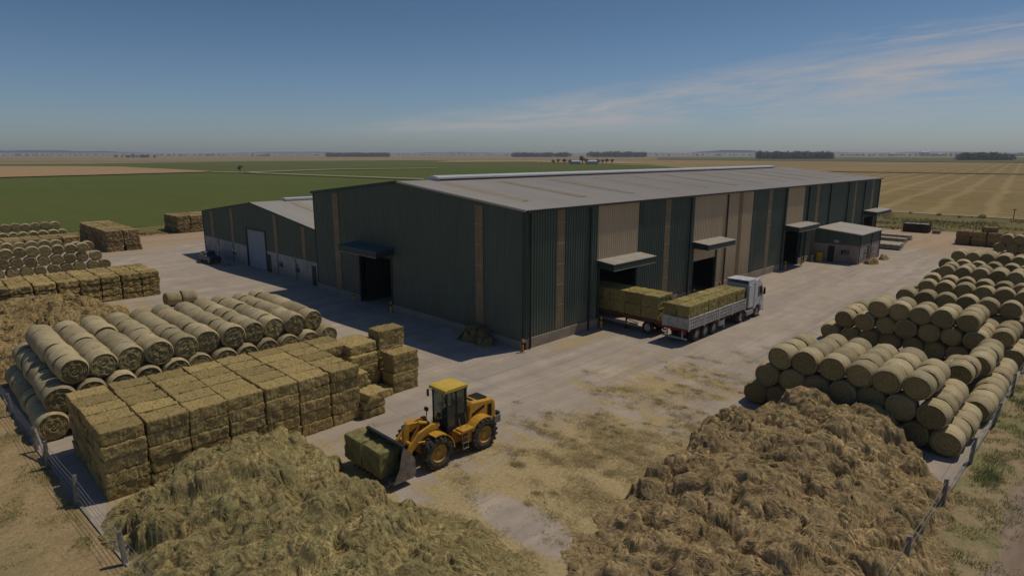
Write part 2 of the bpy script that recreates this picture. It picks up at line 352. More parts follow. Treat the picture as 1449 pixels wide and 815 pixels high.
tag(mb.build('left_kerb',M['kerb']),kind='structure')
mb=MB(); mb.box(6,90,3.52,3.68,-.02,.07); tag(mb.build('right_kerb',M['kerb']),kind='structure')
# hills
mb=MB()
for (c,w,h,y0) in ((30,260,70,0),(420,200,45,0),(640,160,40,0),(1040,90,75,0),(1180,130,40,0),(1330,200,45,0),(900,160,35,0)):
    n=26; top=[];bot=[];back=[]
    for i in range(n+1):
        px=c-w+2*w*i/n; x,y=ground(px,219.15); u=(i/n-.5)*2; z=h*max(0,1-u*u)**1.2*(1+.25*noise.noise(Vector((px*.03,c,0))))
        bot.append((x,y,-3)); top.append((x*1.05,y*1.05,z)); back.append((x*1.12,y*1.12,-3))
    vs=bot+top+back; k=n+1
    mb.add(vs,[(i,i+1,k+i+1,k+i) for i in range(n)]+[(k+i,k+i+1,2*k+i+1,2*k+i) for i in range(n)])
tag(mb.build('hills',M['hills'],smooth='all'),kind='structure')

# ------------------------------------------------------------------ corrugated sheets
def corr(mb,axis,a0,a1,plane,z0,z1,out,pitch=.24,amp=.035):
    """vertical corrugated wall sheet; axis the running axis, plane the fixed coordinate, out +-1"""
    f1=z1 if callable(z1) else (lambda a:z1); n=max(1,int(round((a1-a0)/pitch))); p=(a1-a0)/n; prof=[]
    for i in range(n):
        b=a0+i*p; prof+=[(b,0),(b+.5*p,0),(b+.6*p,1),(b+.9*p,1)]
    prof.append((a1,0)); vs=[]
    for a,k in prof:
        c=plane+out*amp*k
        for z in (z0,f1(a)): vs.append((a,c,z) if axis=='x' else (c,a,z))
    mb.add(vs,[(2*i,2*i+2,2*i+3,2*i+1) for i in range(len(prof)-1)])
def roof_sheet(mb,x0,x1,ya,za,yb,zb,pitch=.33,amp=.03,lift=0):
    n=max(1,int(round((x1-x0)/pitch))); p=(x1-x0)/n; prof=[]
    for i in range(n): b=x0+i*p; prof+=[(b,0),(b+.6*p,0),(b+.7*p,1),(b+.9*p,1)]
    prof.append((x1,0)); vs=[]
    for x,k in prof: vs+=[(x,ya,za+amp*k+lift),(x,yb,zb+amp*k+lift)]
    mb.add(vs,[(2*i,2*i+2,2*i+3,2*i+1) for i in range(len(prof)-1)])
def strip_part(parent,axis,a0,a1,plane,z0,z1,out):
    mb=MB(); corr(mb,axis,a0,a1,plane+out*.058,z0,z1,out,pitch=.2,amp=.02)
    o=mb.build('translucent_strip',M['strip'],parent,recalc=False)
    j=MB(); z=z0+.3+1.45
    zt=z1((a0+a1)/2) if callable(z1) else z1
    while z<zt-.4:
        c0,c1=sorted((plane+out*.078,plane+out*.09))
        if axis=='x': j.box(a0,a1,c0,c1,z,z+.045)
        else: j.box(c0,c1,a0,a1,z,z+.045)
        z+=1.45
    j.build('seam',M['canopytop'],o)
def canopy(parent,axis,a0,a1,plane,out,z,depth,top,fas):
    """projecting canopy with a sheet top and a deep fascia"""
    r=MB(); h=.07; p0=plane; p1=plane+out*depth
    lo,hi=sorted((p0,p1))
    if axis=='x': r.prism([(p0,z),(p1+out*.03,z-.16),(p1+out*.03,z-.10),(p0,z+.06)],'x',a0-.06,a1+.06)
    else: r.prism([(p0,z),(p1+out*.03,z-.16),(p1+out*.03,z-.10),(p0,z+.06)],'y',a0-.06,a1+.06)
    o=r.build('canopy',top,parent,bevel=.01)
    g=MB()
    if axis=='x':
        c0,c1=sorted((p1,p1-out*.06)); g.box(a0,a1,c0,c1,z-.62,z-.17)
        g.prism([(p0,z-.55),(p1-out*.06,z-.62),(p1-out*.06,z-.17),(p0,z-.02)],'x',a0,a0+.06); g.prism([(p0,z-.55),(p1-out*.06,z-.62),(p1-out*.06,z-.17),(p0,z-.02)],'x',a1-.06,a1)
    else:
        c0,c1=sorted((p1,p1-out*.06)); g.box(c0,c1,a0,a1,z-.62,z-.17)
        # prism along y uses (x,z)
        g.prism([(p0,z-.55),(p1-out*.06,z-.62),(p1-out*.06,z-.17),(p0,z-.02)],'y',a0,a0+.06); g.prism([(p0,z-.55),(p1-out*.06,z-.62),(p1-out*.06,z-.17),(p0,z-.02)],'y',a1-.06,a1)
    g.build('fascia',fas,o)
    e=MB()
    if axis=='x':
        c0,c1=sorted((p1,p1+out*.015)); e.box(a0,a1,c0,c1,z-.64,z-.60)
    else:
        c0,c1=sorted((p1,p1+out*.015)); e.box(c0,c1,a0,a1,z-.64,z-.60)
    e.build('edge_trim',M['canopytop'],o)
def downpipe(parent,x,y,z0,z1,r=.07):
    mb=MB(); mb.tube((x,y,z0),(x,y,z1),r,n=10)
    for z in np.arange(z0+1,z1,2.0): mb.tube((x,y,z),(x,y,z+.06),r+.02,n=10)
    mb.build('downpipe',M['dark'],parent,smooth=True)

# ------------------------------------------------------------------ warehouse
X0,X1,Y0,Y1=29.17,106.7,28.05,56.2; EZ,RZ,YR=9.35,10.75,42.12
wh=root('warehouse',(X0,Y0,0),'large dark green corrugated warehouse with low grey gable roof and canopied truck doors','warehouse')
topg=lambda y: EZ+(RZ-EZ)*(1-abs(y-YR)/(YR-Y0))-.02
def corrpart(name,mat,parent,*args,**k):
    mb=MB(); corr(mb,*args,**k); return mb.build(name,mat,parent,recalc=False)
# right long wall
segs=[(29.17,37.05,.75,EZ,'green'),(37.05,42.35,5.0,EZ,'beige'),(42.35,51.2,.75,EZ,'green'),(51.2,55.9,5.0,EZ,'beige'),(55.9,63.1,.75,EZ,'beige'),
 (63.1,72.0,.75,EZ,'green'),(72.0,77.0,4.6,EZ,'beige'),(77.0,100.4,.75,EZ,'green'),(100.4,105.,4.1,EZ,'green'),(105.,X1,.75,EZ,'green')]
for a,b,z0,z1,c in segs: corrpart('wall',M[c],wh,'x',a,b,Y0,z0,z1,-1,pitch=.27,amp=.055)
def base(a,b,axis,plane,out,h,mat=M['conc'],parent=wh,name='concrete_base'):
    mb=MB(); c0,c1=sorted((plane-out*.12,plane+out*.10))
    if axis=='x': mb.box(a,b,c0,c1,-.02,h)
    else: mb.box(c0,c1,a,b,-.02,h)
    mb.build(name,mat,parent,bevel=.02)
M['dirtyconc']=plain('dust_stained_concrete',(.34,.285,.225),(.25,.205,.155),1.2,.9,(.5,1,1),bump=.3)
for a,b in ((29.05,37.3),(42.35,51.25),(55.85,71.95),(76.55,100.4),(105,X1)): base(a,b,'x',Y0,-1,.74,M['dirtyconc'])
for a,b in ((32.42,33.2),(46.3,47.1),(66.9,67.75),(80.85,81.7),(95.1,95.9),(102.9,103.8)): strip_part(wh,'x',a,b,Y0,.8 if a<100 or a>105 else 4.3,EZ-.05,-1)
o=corrpart('translucent_strip',M['strip'],wh,'x',60.0,60.7,Y0-.058,.8,EZ-.05,-1,pitch=.2,amp=.02)
for x in (29.65,36.0,50.4,57.35,71.3,78.15,85.4,92.3,99.3,106.3): downpipe(wh,x,Y0-.16,.05,EZ-.15)
for a,b in ((63.12,64.1),(71.6,72.0),(77.0,77.9),(42.36,42.9)): mb=MB(); mb.box(a,b,Y0-.09,Y0-.05,.8,EZ-.06); mb.build('trim_panel',M['trim'],wh)
# door frames, right wall
for a,b,z in ((37.25,42.3,4.55),(51.35,55.8,4.55),(72.05,76.5,4.35),(100.5,104.9,3.95)):
    mb=MB(); mb.box(a-.12,a+.05,Y0-.08,Y0+.16,0,z+.1); mb.box(b-.05,b+.12,Y0-.08,Y0+.16,0,z+.1); mb.box(a+.05,b-.05,Y0-.08,Y0+.16,z,z+.6 if z>4 else z+.14)
    mb.build('door_frame',M['trim'],wh)
mb=MB(); n=9
for i in range(n): z=3.35+i*(1.2/n); mb.prism([(Y0+.05,z),(Y0+.02,z+.06),(Y0+.05,z+1.2/n),(Y0+.09,z+1.2/n),(Y0+.09,z)],'x',51.42,55.73)
mb.build('roller_shutter',M['beige'],wh)
canopy(wh,'x',37.0,42.6,Y0,-1,5.2,1.6,M['canopytop'],M['trim'])
canopy(wh,'x',51.1,56.3,Y0,-1,5.2,1.65,M['canopytop'],M['trim'])
canopy(wh,'x',71.9,78.0,Y0,-1,5.05,1.65,M['canopytop'],M['trim'])
canopy(wh,'x',100.1,107.3,Y0,-1,4.95,1.8,M['canopytop'],M['trim'])
# gable wall facing left
for a,b,z0 in ((Y0,43.4,.55),(43.4,48.4,4.45),(48.4,Y1,.55)): corrpart('wall',M['green'],wh,'y',a,b,X0,z0,topg,-1)
for a,b in ((Y0-.1,43.4),(48.4,Y1)): base(a,b,'y',X0,-1,.56)
strip_part(wh,'y',32.0,32.85,X0,.62,lambda y:topg(y)-.25,-1); strip_part(wh,'y',51.55,52.5,X0,.62,lambda y:topg(y)-.25,-1)
mb=MB(); mb.box(X0-.08,X0+.16,43.3,43.48,0,4.6); mb.box(X0-.08,X0+.16,48.32,48.5,0,4.6); mb.box(X0-.08,X0+.16,43.48,48.32,4.4,4.6); mb.build('door_frame',M['dark'],wh)
canopy(wh,'y',43.0,48.9,X0,-1,5.35,1.75,M['tealtop'],M['trim'])
# corner trims, far walls, lining
mb=MB(); mb.box(X0-.07,X0+.10,Y0-.07,Y0+.10,.56,EZ); mb.box(X0-.07,X0+.10,Y1-.06,Y1+.02,.56,EZ); mb.box(X1-.02,X1+.08,Y0-.07,Y0+.1,.5,EZ); mb.build('corner_trim',M['trim'],wh)
mb=MB(); corr(mb,'y',Y0,Y1,X1,0,topg,1,pitch=.5); corr(mb,'x',X0,X1,Y1,0,EZ,1,pitch=.5); mb.build('rear_wall',M['green'],wh,recalc=False)
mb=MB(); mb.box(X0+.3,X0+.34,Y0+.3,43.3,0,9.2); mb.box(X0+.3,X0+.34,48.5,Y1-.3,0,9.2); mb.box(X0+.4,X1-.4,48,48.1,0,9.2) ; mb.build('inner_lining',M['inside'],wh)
mb=MB()
for x in np.arange(31,106,6.5):
    if not any(a-.3<x<b+.3 for a,b in ((37.2,42.3),(51.3,55.8),(72,76.5),(100.4,105))): mb.box(x-.12,x+.12,Y0+.2,Y0+.5,0,EZ-.2)
mb.build('steel_column',M['dark'],wh)
# roof
ov=.25; ez=EZ-ov*(RZ-EZ)/(YR-Y0)
mb=MB(); roof_sheet(mb,X0-.12,X1+.12,Y0-ov,ez+.1,YR,RZ+.1); roof_sheet(mb,X0-.12,X1+.12,Y1+ov,ez+.1,YR,RZ+.1)
mb.build('roof',M['roofm'],wh,recalc=False)
rf=bpy.data.objects['roof']
mb=MB(); mb.prism([(Y0-ov,ez-.02),(YR,RZ-.02),(Y1+ov,ez-.02),(Y1+ov,ez+.07),(YR,RZ+.07),(Y0-ov,ez+.07)],'x',X0-.1,X1+.1); mb.build('roof_deck',M['dark'],rf)
mb=MB()
for i in range(12):
    x=31.65+6.5*i; 
    if x+1>X1: break
    m2=MB(); roof_sheet(m2,x,x+.85,Y0+2.6,EZ+.36,YR-2.2,RZ-.22+.1,pitch=.28,amp=.03,lift=.04); m2.build('skylight_strip',M['roofstrip'],rf,recalc=False)
mb=MB(); mb.prism([(YR-.75,RZ+.12),(YR-.75,RZ+.36),(YR,RZ+.48),(YR+.75,RZ+.36),(YR+.75,RZ+.12)],'x',32.7,100); mb.build('ridge_vent',M['vent'],rf,bevel=.03)
mb=MB(); mb.box(32.8,99.9,YR-.755,YR-.752,RZ+.13,RZ+.2); mb.build('vent_slot',M['dark'],rf)
mb=MB(); mb.prism([(Y0-ov,ez+.0),(YR,RZ+.0),(YR,RZ+.14),(Y0-ov,ez+.14)],'x',X0-.15,X0-.125); mb.build('verge_flashing',M['roofm'],rf)
mb=MB(); mb.prism([(Y1+ov,ez-.05),(YR,RZ-.05),(YR,RZ+.17),(Y1+ov,ez+.17)],'x',X0-.17,X0-.125); mb.build('verge_flashing',M['trim'],rf)
mb=MB(); mb.prism([(Y0-ov-.14,ez-.02),(Y0-ov-.02,ez-.02),(Y0-ov-.02,ez+.1),(Y0-ov-.14,ez+.12)],'x',X0-.1,X1+.1); mb.build('gutter',M['dark'],rf)

# ------------------------------------------------------------------ lower shed on the left
sx=29.6; sY0,sY1,sE,sR,sYR=56.5,87.8,5.6,7.5,72.0
sh=root('shed',(sx,sY0,0),'low green gabled shed with concrete lower wall and grey roller shutter','shed')
tops=lambda y: sE+(sR-sE)*(1-abs(y-sYR)/(sYR-sY0 if y<sYR else sY1-sYR))
mb=MB(); corr(mb,'y',sY0,68.7,sx,2.35,tops,-1); corr(mb,'y',68.7,73.9,sx,4.45,tops,-1); corr(mb,'y',73.9,sY1,sx,2.35,tops,-1); mb.build('wall',M['green'],sh,recalc=False)
mb=MB(); mb.box(sx-.06,sx+.15,sY0,68.6,-.02,2.36); mb.box(sx-.06,sx+.15,74.0,sY1,-.02,2.36); mb.build('concrete_wall',M['conc'],sh)
mb=MB()
for y in (61.6,65.9,78.2,82.9,sY1-.2,68.5,74.0): mb.box(sx-.09,sx-.062,y-.06,y+.06,0,2.34)
mb.build('wall_joint',M['dark'],sh)
for y in (84.5,78.0,66.0,59.6): strip_part(sh,'y',y-.4,y+.4,sx,2.4,lambda q:tops(q)-.2,-1)
mb=MB(); n=26
for i in range(n): z=i*4.4/n; mb.prism([(sx+.03,z),(sx-.01,z+.05),(sx+.03,z+4.4/n),(sx+.08,z+4.4/n),(sx+.08,z)],'y',68.85,73.75)
mb.build('roller_shutter',M['shutter'],sh)
mb=MB(); mb.box(sx-.1,sx+.1,73.76,74.05,0,4.6); mb.box(sx-.1,sx+.1,68.6,68.84,0,4.6); mb.box(sx-.1,sx+.1,68.84,73.76,4.41,4.6); mb.build('door_frame',M['dark'],sh)
for (y0,y1,z0,z1) in ((64.7,65.6,.95,1.6),(60.9,61.8,.85,1.7),(77.4,78.6,.9,1.55),(82.2,83.4,.9,1.6)):
    mb=MB(); mb.box(sx-.08,sx-.062,y0,y1,z0,z1); w=mb.build('window',M['darkglass'],sh); mb=MB(); mb.box(sx-.12,sx-.062,y0-.05,y1+.05,z0-.08,z0-.005); mb.box(sx-.12,sx-.062,(y0+y1)/2-.02,(y0+y1)/2+.02,z0,z1); mb.build('window_frame',M['canopytop'],w)
mb=MB(); mb.box(sx-.08,sx-.062,67.6,68.4,0,2.0); mb.build('door',M['dark'],sh); mb=MB(); mb.box(sx-.08,sx-.062,57.3,58.2,0,2.0); mb.build('door',M['dark'],sh)
mb=MB(); roof_sheet(mb,sx-.1,95,sY0-.05,sE+.08,sYR,sR+.08); roof_sheet(mb,sx-.1,95,sY1+.2,sE+.06,sYR,sR+.08); srf=mb.build('roof',M['roofm'],sh,recalc=False)
for x in (33.6,39.5,45.4): m2=MB(); roof_sheet(m2,x,x+.85,sY0+1,sE+.08+.12,sYR-1.5,sR+.08-.18,pitch=.28,lift=.04); m2.build('skylight_strip',M['roofstrip'],srf,recalc=False)
mb=MB(); mb.prism([(sY0-.05,sE-.03),(sYR,sR-.03),(sY1+.2,sE-.03),(sY1+.2,sE+.03),(sYR,sR+.05),(sY0-.05,sE+.05)],'x',sx-.05,95); mb.build('roof_deck',M['dark'],srf)
mb=MB(); mb.prism([(sYR-.6,sR+.1),(sYR-.6,sR+.35),(sYR,sR+.42),(sYR+.6,sR+.35),(sYR+.6,sR+.1)],'x',33.5,90); mb.build('ridge_vent',M['vent'],srf,bevel=.03)
mb=MB(); corr(mb,'x',sx,95,sY1,0,sE,1,pitch=.5); corr(mb,'y',sY0,sY1,95,0,tops,1,pitch=.5); mb.build('rear_wall',M['green'],sh,recalc=False)
downpipe(sh,sx-.14,sY0+.15,.05,sE-.05)
mb=MB(); mb.box(sx-.07,sx+.08,sY1-.08,sY1+.08,0,sE); mb.build('corner_trim',M['dark'],sh)

# ------------------------------------------------------------------ office
ox0,ox1,oy0,oy1=81.55,89.9,22.83,28.0
of=root('office_building',(ox0,oy0,0),'small flat-roofed annex with pinkish walls and dark green upper cladding against warehouse wall','building')
mb=MB(); mb.box(ox0,ox1,oy0,oy1-.02,-.02,2.2); mb.build('wall',M['pinkwall'],of)
zt=lambda y: 3.5+.5*(y-oy0)/(oy1-oy0)
mb=MB(); corr(mb,'y',oy0,oy1,ox0-.02,2.2,zt,-1,pitch=.25); mb.build('cladding',M['green'],of,recalc=False)
mb=MB(); corr(mb,'x',ox0,ox1,oy0-.02,2.2,3.5,-1,pitch=.25); corr(mb,'y',oy0,oy1,ox1+.02,2.2,zt,1,pitch=.25); mb.build('cladding',M['green'],of,recalc=False)
mb=MB(); mb.prism([(oy0-.25,3.5),(oy1-.12,4.0),(oy1-.12,4.12),(oy0-.25,3.62)],'x',ox0-.3,ox1+.3); mb.build('roof',M['roofm'],of,bevel=.01)
mb=MB(); mb.box(ox0-.03,ox0-.002,25.55,26.3,0,1.95); mb.build('door',M['dark'],of)
mb=MB(); mb.box(ox0-.03,ox0-.002,23.8,24.8,1.0,1.6); w=mb.build('window',M['darkglass'],of)
mb=MB(); mb.box(ox0-.06,ox0-.032,23.75,23.8,.95,1.65); mb.box(ox0-.06,ox0-.032,24.8,24.85,.95,1.65); mb.box(ox0-.06,ox0-.032,24.1,24.13,1,1.6); mb.box(ox0-.06,ox0-.032,24.45,24.48,1,1.6); mb.build('window_frame',M['canopytop'],w)
mb=MB(); mb.box(ox0-.3,ox0-.05,25.1,25.6,2.45,2.75); mb.build('air_conditioner',M['bag'],of,bevel=.02)
for a,b,z0,z1 in ((83.6,84.6,.9,1.6),(86.7,87.8,.95,1.6)):
    mb=MB(); mb.box(a,b,oy0-.03,oy0-.002,z0,z1); w=mb.build('window',M['darkglass'],of); mb=MB(); mb.box((a+b)/2-.03,(a+b)/2+.03,oy0-.05,oy0-.032,z0,z1); mb.box(a-.05,b+.05,oy0-.07,oy0-.032,z0-.07,z0-.002); mb.build('window_frame',M['canopytop'],w)
mb=MB(); mb.box(84.85,85.6,oy0-.03,oy0-.002,0,1.95); mb.build('door',M['dark'],of)
for x in (ox0+.02,85.9,ox1-.4): downpipe(of,x,oy0-.1,.02,3.45,.05)

# ------------------------------------------------------------------ bales
def round_bale_mesh(seed,D,L):
    rnd=random.Random(seed); n=40; r=D/2
    # core with ends: rings along x, slightly bulged; ends with spiral relief
    prof=[]
    mb=MB(); ne=9; vs=[];fs=[]
    sag=rnd.uniform(.0,.03)
    def P(x,rr,a,amp=1):
        q=1+.030*noise.noise(Vector((math.cos(a)*1.2+seed,math.sin(a)*1.2,x*.8)))*2*amp+.006*noise.noise(Vector((math.cos(a)*9,math.sin(a)*9+seed,x*9)))
        y=rr*q*math.cos(a); z=rr*q*math.sin(a); z=z*(1-sag*1.2)-(.0 if z>0 else 0); y*=1+sag
        return (x,y,z)
    # end caps (both), concentric rings with spiral ridges
    for sgn in (-1,1):
        off=len(vs)
        for k in range(ne+1):
            rr=(r*.90)*k/ne+.001
            for i in range(n):
                a=2*math.pi*i/n
                d=.028*math.sin(rr*36+a+seed)+.05*noise.noise(Vector((rr*5*math.cos(a)+seed*3,rr*5*math.sin(a),sgn)))-.02
                if k==ne: d=-.045
                vs.append(P(sgn*(L/2-.02+d+.02*(1-(k/ne)**2)),rr,a))
        for k in range(ne):
            for i in range(n):
                q=(off+k*n+i,off+k*n+(i+1)%n,off+(k+1)*n+(i+1)%n,off+(k+1)*n+i); fs.append(q if sgn>0 else q[::-1])
    for i in range(n):
        a_,b_=ne*n+i,ne*n+(i+1)%n; o2=(ne+1)*n; fs.append((a_,b_,o2+b_,o2+a_))
    mb.add(vs,fs); c=MB(); c.v=mb.v; c.f=mb.f; c.mi=mb.mi
    # wrap
    w=MB(); nx=11; vs=[];fs=[]
    for j in range(nx+1):
        u=j/nx; x=-L/2+L*u; e=min(u,1-u); rr=r*(1 if e>.24 else 1-.13*(1-e/.24)**2)
        rr+=.006*math.sin(j*2.1+seed)
        for i in range(n): vs.append(P(x,rr,2*math.pi*i/n))
    for j in range(nx):
        for i in range(n): fs.append((j*n+i,j*n+(i+1)%n,(j+1)*n+(i+1)%n,(j+1)*n+i))
    w.add(vs,fs)
    # loose straw sticking out of rim
    s=MB()
    for _ in range(150):
        a=rnd.uniform(0,2*math.pi); sgn=rnd.choice((-1,1)); rr=r*math.sqrt(rnd.uniform(.1,1)); p=Vector((sgn*(L/2-.03),rr*math.cos(a),rr*math.sin(a)))
        t=Vector((sgn*rnd.uniform(.02,.08),-math.sin(a),math.cos(a)))*1.0; t.normalize(); t=(t+Vector((0,rnd.uniform(-.5,.5),rnd.uniform(-.5,.5))))*rnd.uniform(.06,.16)
        q=t.cross(Vector((1,.2,.3))).normalized()*.007
        c.add([p-q,p+q,p+t+Vector((sgn*.05,0,0))],[(0,1,2)])
    return c,w
PROTO={}
def round_proto(kind,D,L):
    l=[]
    for sd in range(5):
        c,w=round_bale_mesh(sd+ (10 if kind=='L' else 0),D,L)
        o=c.build('round_bale',M['end'],recalc=False,smooth='all'); ww=w.build('net_wrap',M['wrap'],recalc=False,smooth='all'); ww.parent=o
        l.append(o)
    PROTO[kind]=l
used=set(); SEQ={}
NB_R=0
def place_round(kind,x,y,z,rotz,label,group,jit=.03,tilt=0,scale=1):
    global NB_R
    p=random.choice(PROTO[kind])
    if p.name in used: o=copy_tree(p)
    else: o=p; used.add(p.name)
    o.location=(x+random.gauss(0,jit),y+random.gauss(0,jit),z+random.gauss(0,.018)); 
    # spin round own axis is free: bale rolls
    o.rotation_mode='XYZ'
    o.rotation_euler=(random.choice((0,math.pi))+random.gauss(0,.12),random.gauss(0,.025)+tilt,rotz+random.gauss(0,.045)+random.choice((0,math.pi)))
    s=scale*random.uniform(.96,1.03); o.scale=(s*random.uniform(.97,1.03),s,s)
    tag(o,label,'hay bale',group); NB_R+=1; SEQ[o.name]=NB_R
    return o
round_proto('L',1.34,1.19); round_proto('R',1.27,1.13)
LAY=['bottom','middle','top']
# left block: rolls run along Y
GL='round bales in the left block by the fence'
for i in range(11):
    x=5.10+1.268*i
    for k in range(7):
        place_round('L',x,34.95+.07*i+.12*(i%3)+1.25*k,2.93,R(90),f'top round bale, {ORD[k]} from front, {ORD[i]} roll from left, block behind rectangular stack',GL)
for i in range(12):
    x=4.46+1.27*i
    ks=range(8) if i in (0,) else (range(7) if i==11 else range(1))
    for k in ks:
        place_round('L',x,34.75+.06*i+1.25*k,1.80,R(90),f'middle round bale, {ORD[k]} from front, {ORD[i]} roll from left, block behind rectangular stack',GL)
for i in range(12):
    x=3.98+1.28*i
    ks=range(8) if i==0 else (range(7) if i==11 else range(1))
    if 3<i<11: continue
    for k in ks:
        place_round('L',x,34.5+.05*i+1.27*k,.67,R(90),f'bottom round bale, {ORD[k]} from front, {ORD[i]} roll from left, block behind rectangular stack',GL)
# right blocks: rolls run along X, faces towards -X
def rblock(name,X,topY,ntop,length,nl=3,group=None,lens=None,sp=1.215,lowfull=True,z=(.63,1.74,2.85)):
    """topY: left-most (largest Y) top roll; rolls run from X away; lower layers one roll wider each"""
    for lay in range(3-nl,3):
        wide=ntop+(2-lay); y0=topY+(2-lay)*sp/2*.97
        for i in range(wide):
            y=y0-i*sp
            edge=(i==0 or i==wide-1)
            L=length if (lay==2 or edge) else 1
            if lens and lay==2: L=lens[i%len(lens)]
            for k in range(L):
                if not lowfull and lay==0 and k>0 and i==0: continue
                place_round('R',X+.6+1.19*k+(0.12 if lay==0 else 0),y,z[lay],0,
                    f'{LAY[lay]} round bale, {ORD[k]} from front, {ORD[i]} roll from left, {name}',group or 'round bales in the right blocks')
rblock('nearest right block',30.95,11.75,6,4,lens=[3,4,4,4,4,3])
for i in range(5):
    for k in range((2,2,2,2,3)[i]): place_round('R',46.6+1.19*k,11.35-1.25*i,2.85,0,f'top round bale, {ORD[k]} from front, {ORD[i]} roll from left, second right block','round bales in the right blocks')
for i in range(7):
    for k in range((4,1,1,1,1,1,4)[i]): place_round('R',46.6+1.19*k,13.35-1.255*i,1.74,0,f'middle round bale, {ORD[k]} from front, {ORD[i]} roll from left, second right block','round bales in the right blocks')
for i in range(8):
    for k in range((2,1,1,1,1,1,1,4)[i]): place_round('R',46.8+1.19*k,14.25-1.27*i,.63,0,f'bottom round bale, {ORD[k]} from front, {ORD[i]} roll from left, second right block','round bales in the right blocks')
rblock('third right block',51.4,11.0,6,1)
rblock('fourth right block',56.4,10.75,6,2,lens=[1,1,1,1,1,2])
rblock('fifth right block',65.2,11.1,6,2,lens=[2])
rblock('sixth right block',75.8,12.1,6,2,lens=[2])
rblock('seventh right block',96.0,10.75,3,1,lens=[1])
# low bales between the blocks
def rrow(name,X,Ys,z,n=1,lay='middle'):
    for i,y in enumerate(Ys):
        for k in range(n): place_round('R',X+.6+1.19*k,y,z,0,f'{lay} round bale, {ORD[k]} from front'+(f', {ORD[i]} from left' if len(Ys)>1 else '')+f', {name}','round bales in the right blocks')
rblock('low block before fifth right block',61.1,11.4,6,1,nl=2,z=(.6,1.5,2.55))
rblock('low block before sixth right block',71.2,12.2,6,1,nl=2,z=(.6,1.5,2.6))
rrow('right edge behind second block',47.6,[4.1],.63,4,'bottom')
rrow('upper right edge behind second block',47.8,[4.75],1.72,3)
rrow('narrow roll between first and second blocks',40.9,[6.2],.63,3,'bottom')
rrow('upper run along the right fence',40.7,[4.9],1.72,4)
rrow('row near the flat-topped far stack',91,[13.2,12.0,10.6,9.3],.64,1,'bottom')
rrow('run along the right fence',36.2,[4.15],.63,8,'bottom')
rrow('run along the right fence',38.3,[5.3],1.70,2,'middle')
rrow('run along right fence after third block',53.2,[5.0],1.72,3,'middle')
rrow('run along right fence after third block',53.0,[4.3],.63,3,'bottom')
rrow('run along right fence after fourth block',59.0,[4.6],.63,5,'bottom')
rrow('run along right fence after fourth block',59.0,[5.2],1.72,4,'middle')
place_round('R',49.6,13.9,.63,R(8),'loose round bale lying left of the third right block','round bales in the right blocks')
place_round('R',55.9,13.1,.63,R(-5),'loose round bale lying left of the fourth right block','round bales in the right blocks')
# far-left blocks: faces towards -Y
GF='round bales in the far left yard'
for i in range(7): place_round('L',8.15+1.13*i,83.6,2.70,R(90),f'top round bale, {ORD[i]} from left, far left block behind long flat stack',GF,scale=.88)
for i in range(2): place_round('L',14.6+1.13*i,84.9,2.70,R(90),f'top round bale, {["left","right"][i]} of two in second row, far left block',GF,scale=.88)
for i in range(9): place_round('L',6.5+1.195*i,83.55,1.64,R(90),f'middle round bale, {ORD[i]} from left, far left block behind long flat stack',GF,scale=.88)
for i in range(9): place_round('L',7.2+1.21*i,83.5,.58,R(90),f'bottom round bale, {ORD[i]} from left, far left block behind long flat stack',GF,scale=.88)
for i in range(6): place_round('L',8.4+1.22*i,96.6,1.8,R(90),f'round bale, {ORD[i]} from left, row in front of long far-left stack',GF)
for i in range(6): place_round('L',12.4+1.25*i,122.5,1.8,R(90),f'upper round bale, {ORD[i]} from left, farthest row by green field',GF)
for i in range(7): place_round('L',11.8+1.25*i,120.9,.67,R(90),f'lower round bale, {ORD[i]} from left, farthest row by green field',GF)
place_round('R',16.55,58.6,.64,R(3),'left one of two round bales lying end to end alone on open concrete','round bales lying on the open concrete')
place_round('R',17.85,58.65,.64,R(-2),'right one of two round bales lying end to end alone on open concrete','round bales lying on the open concrete')

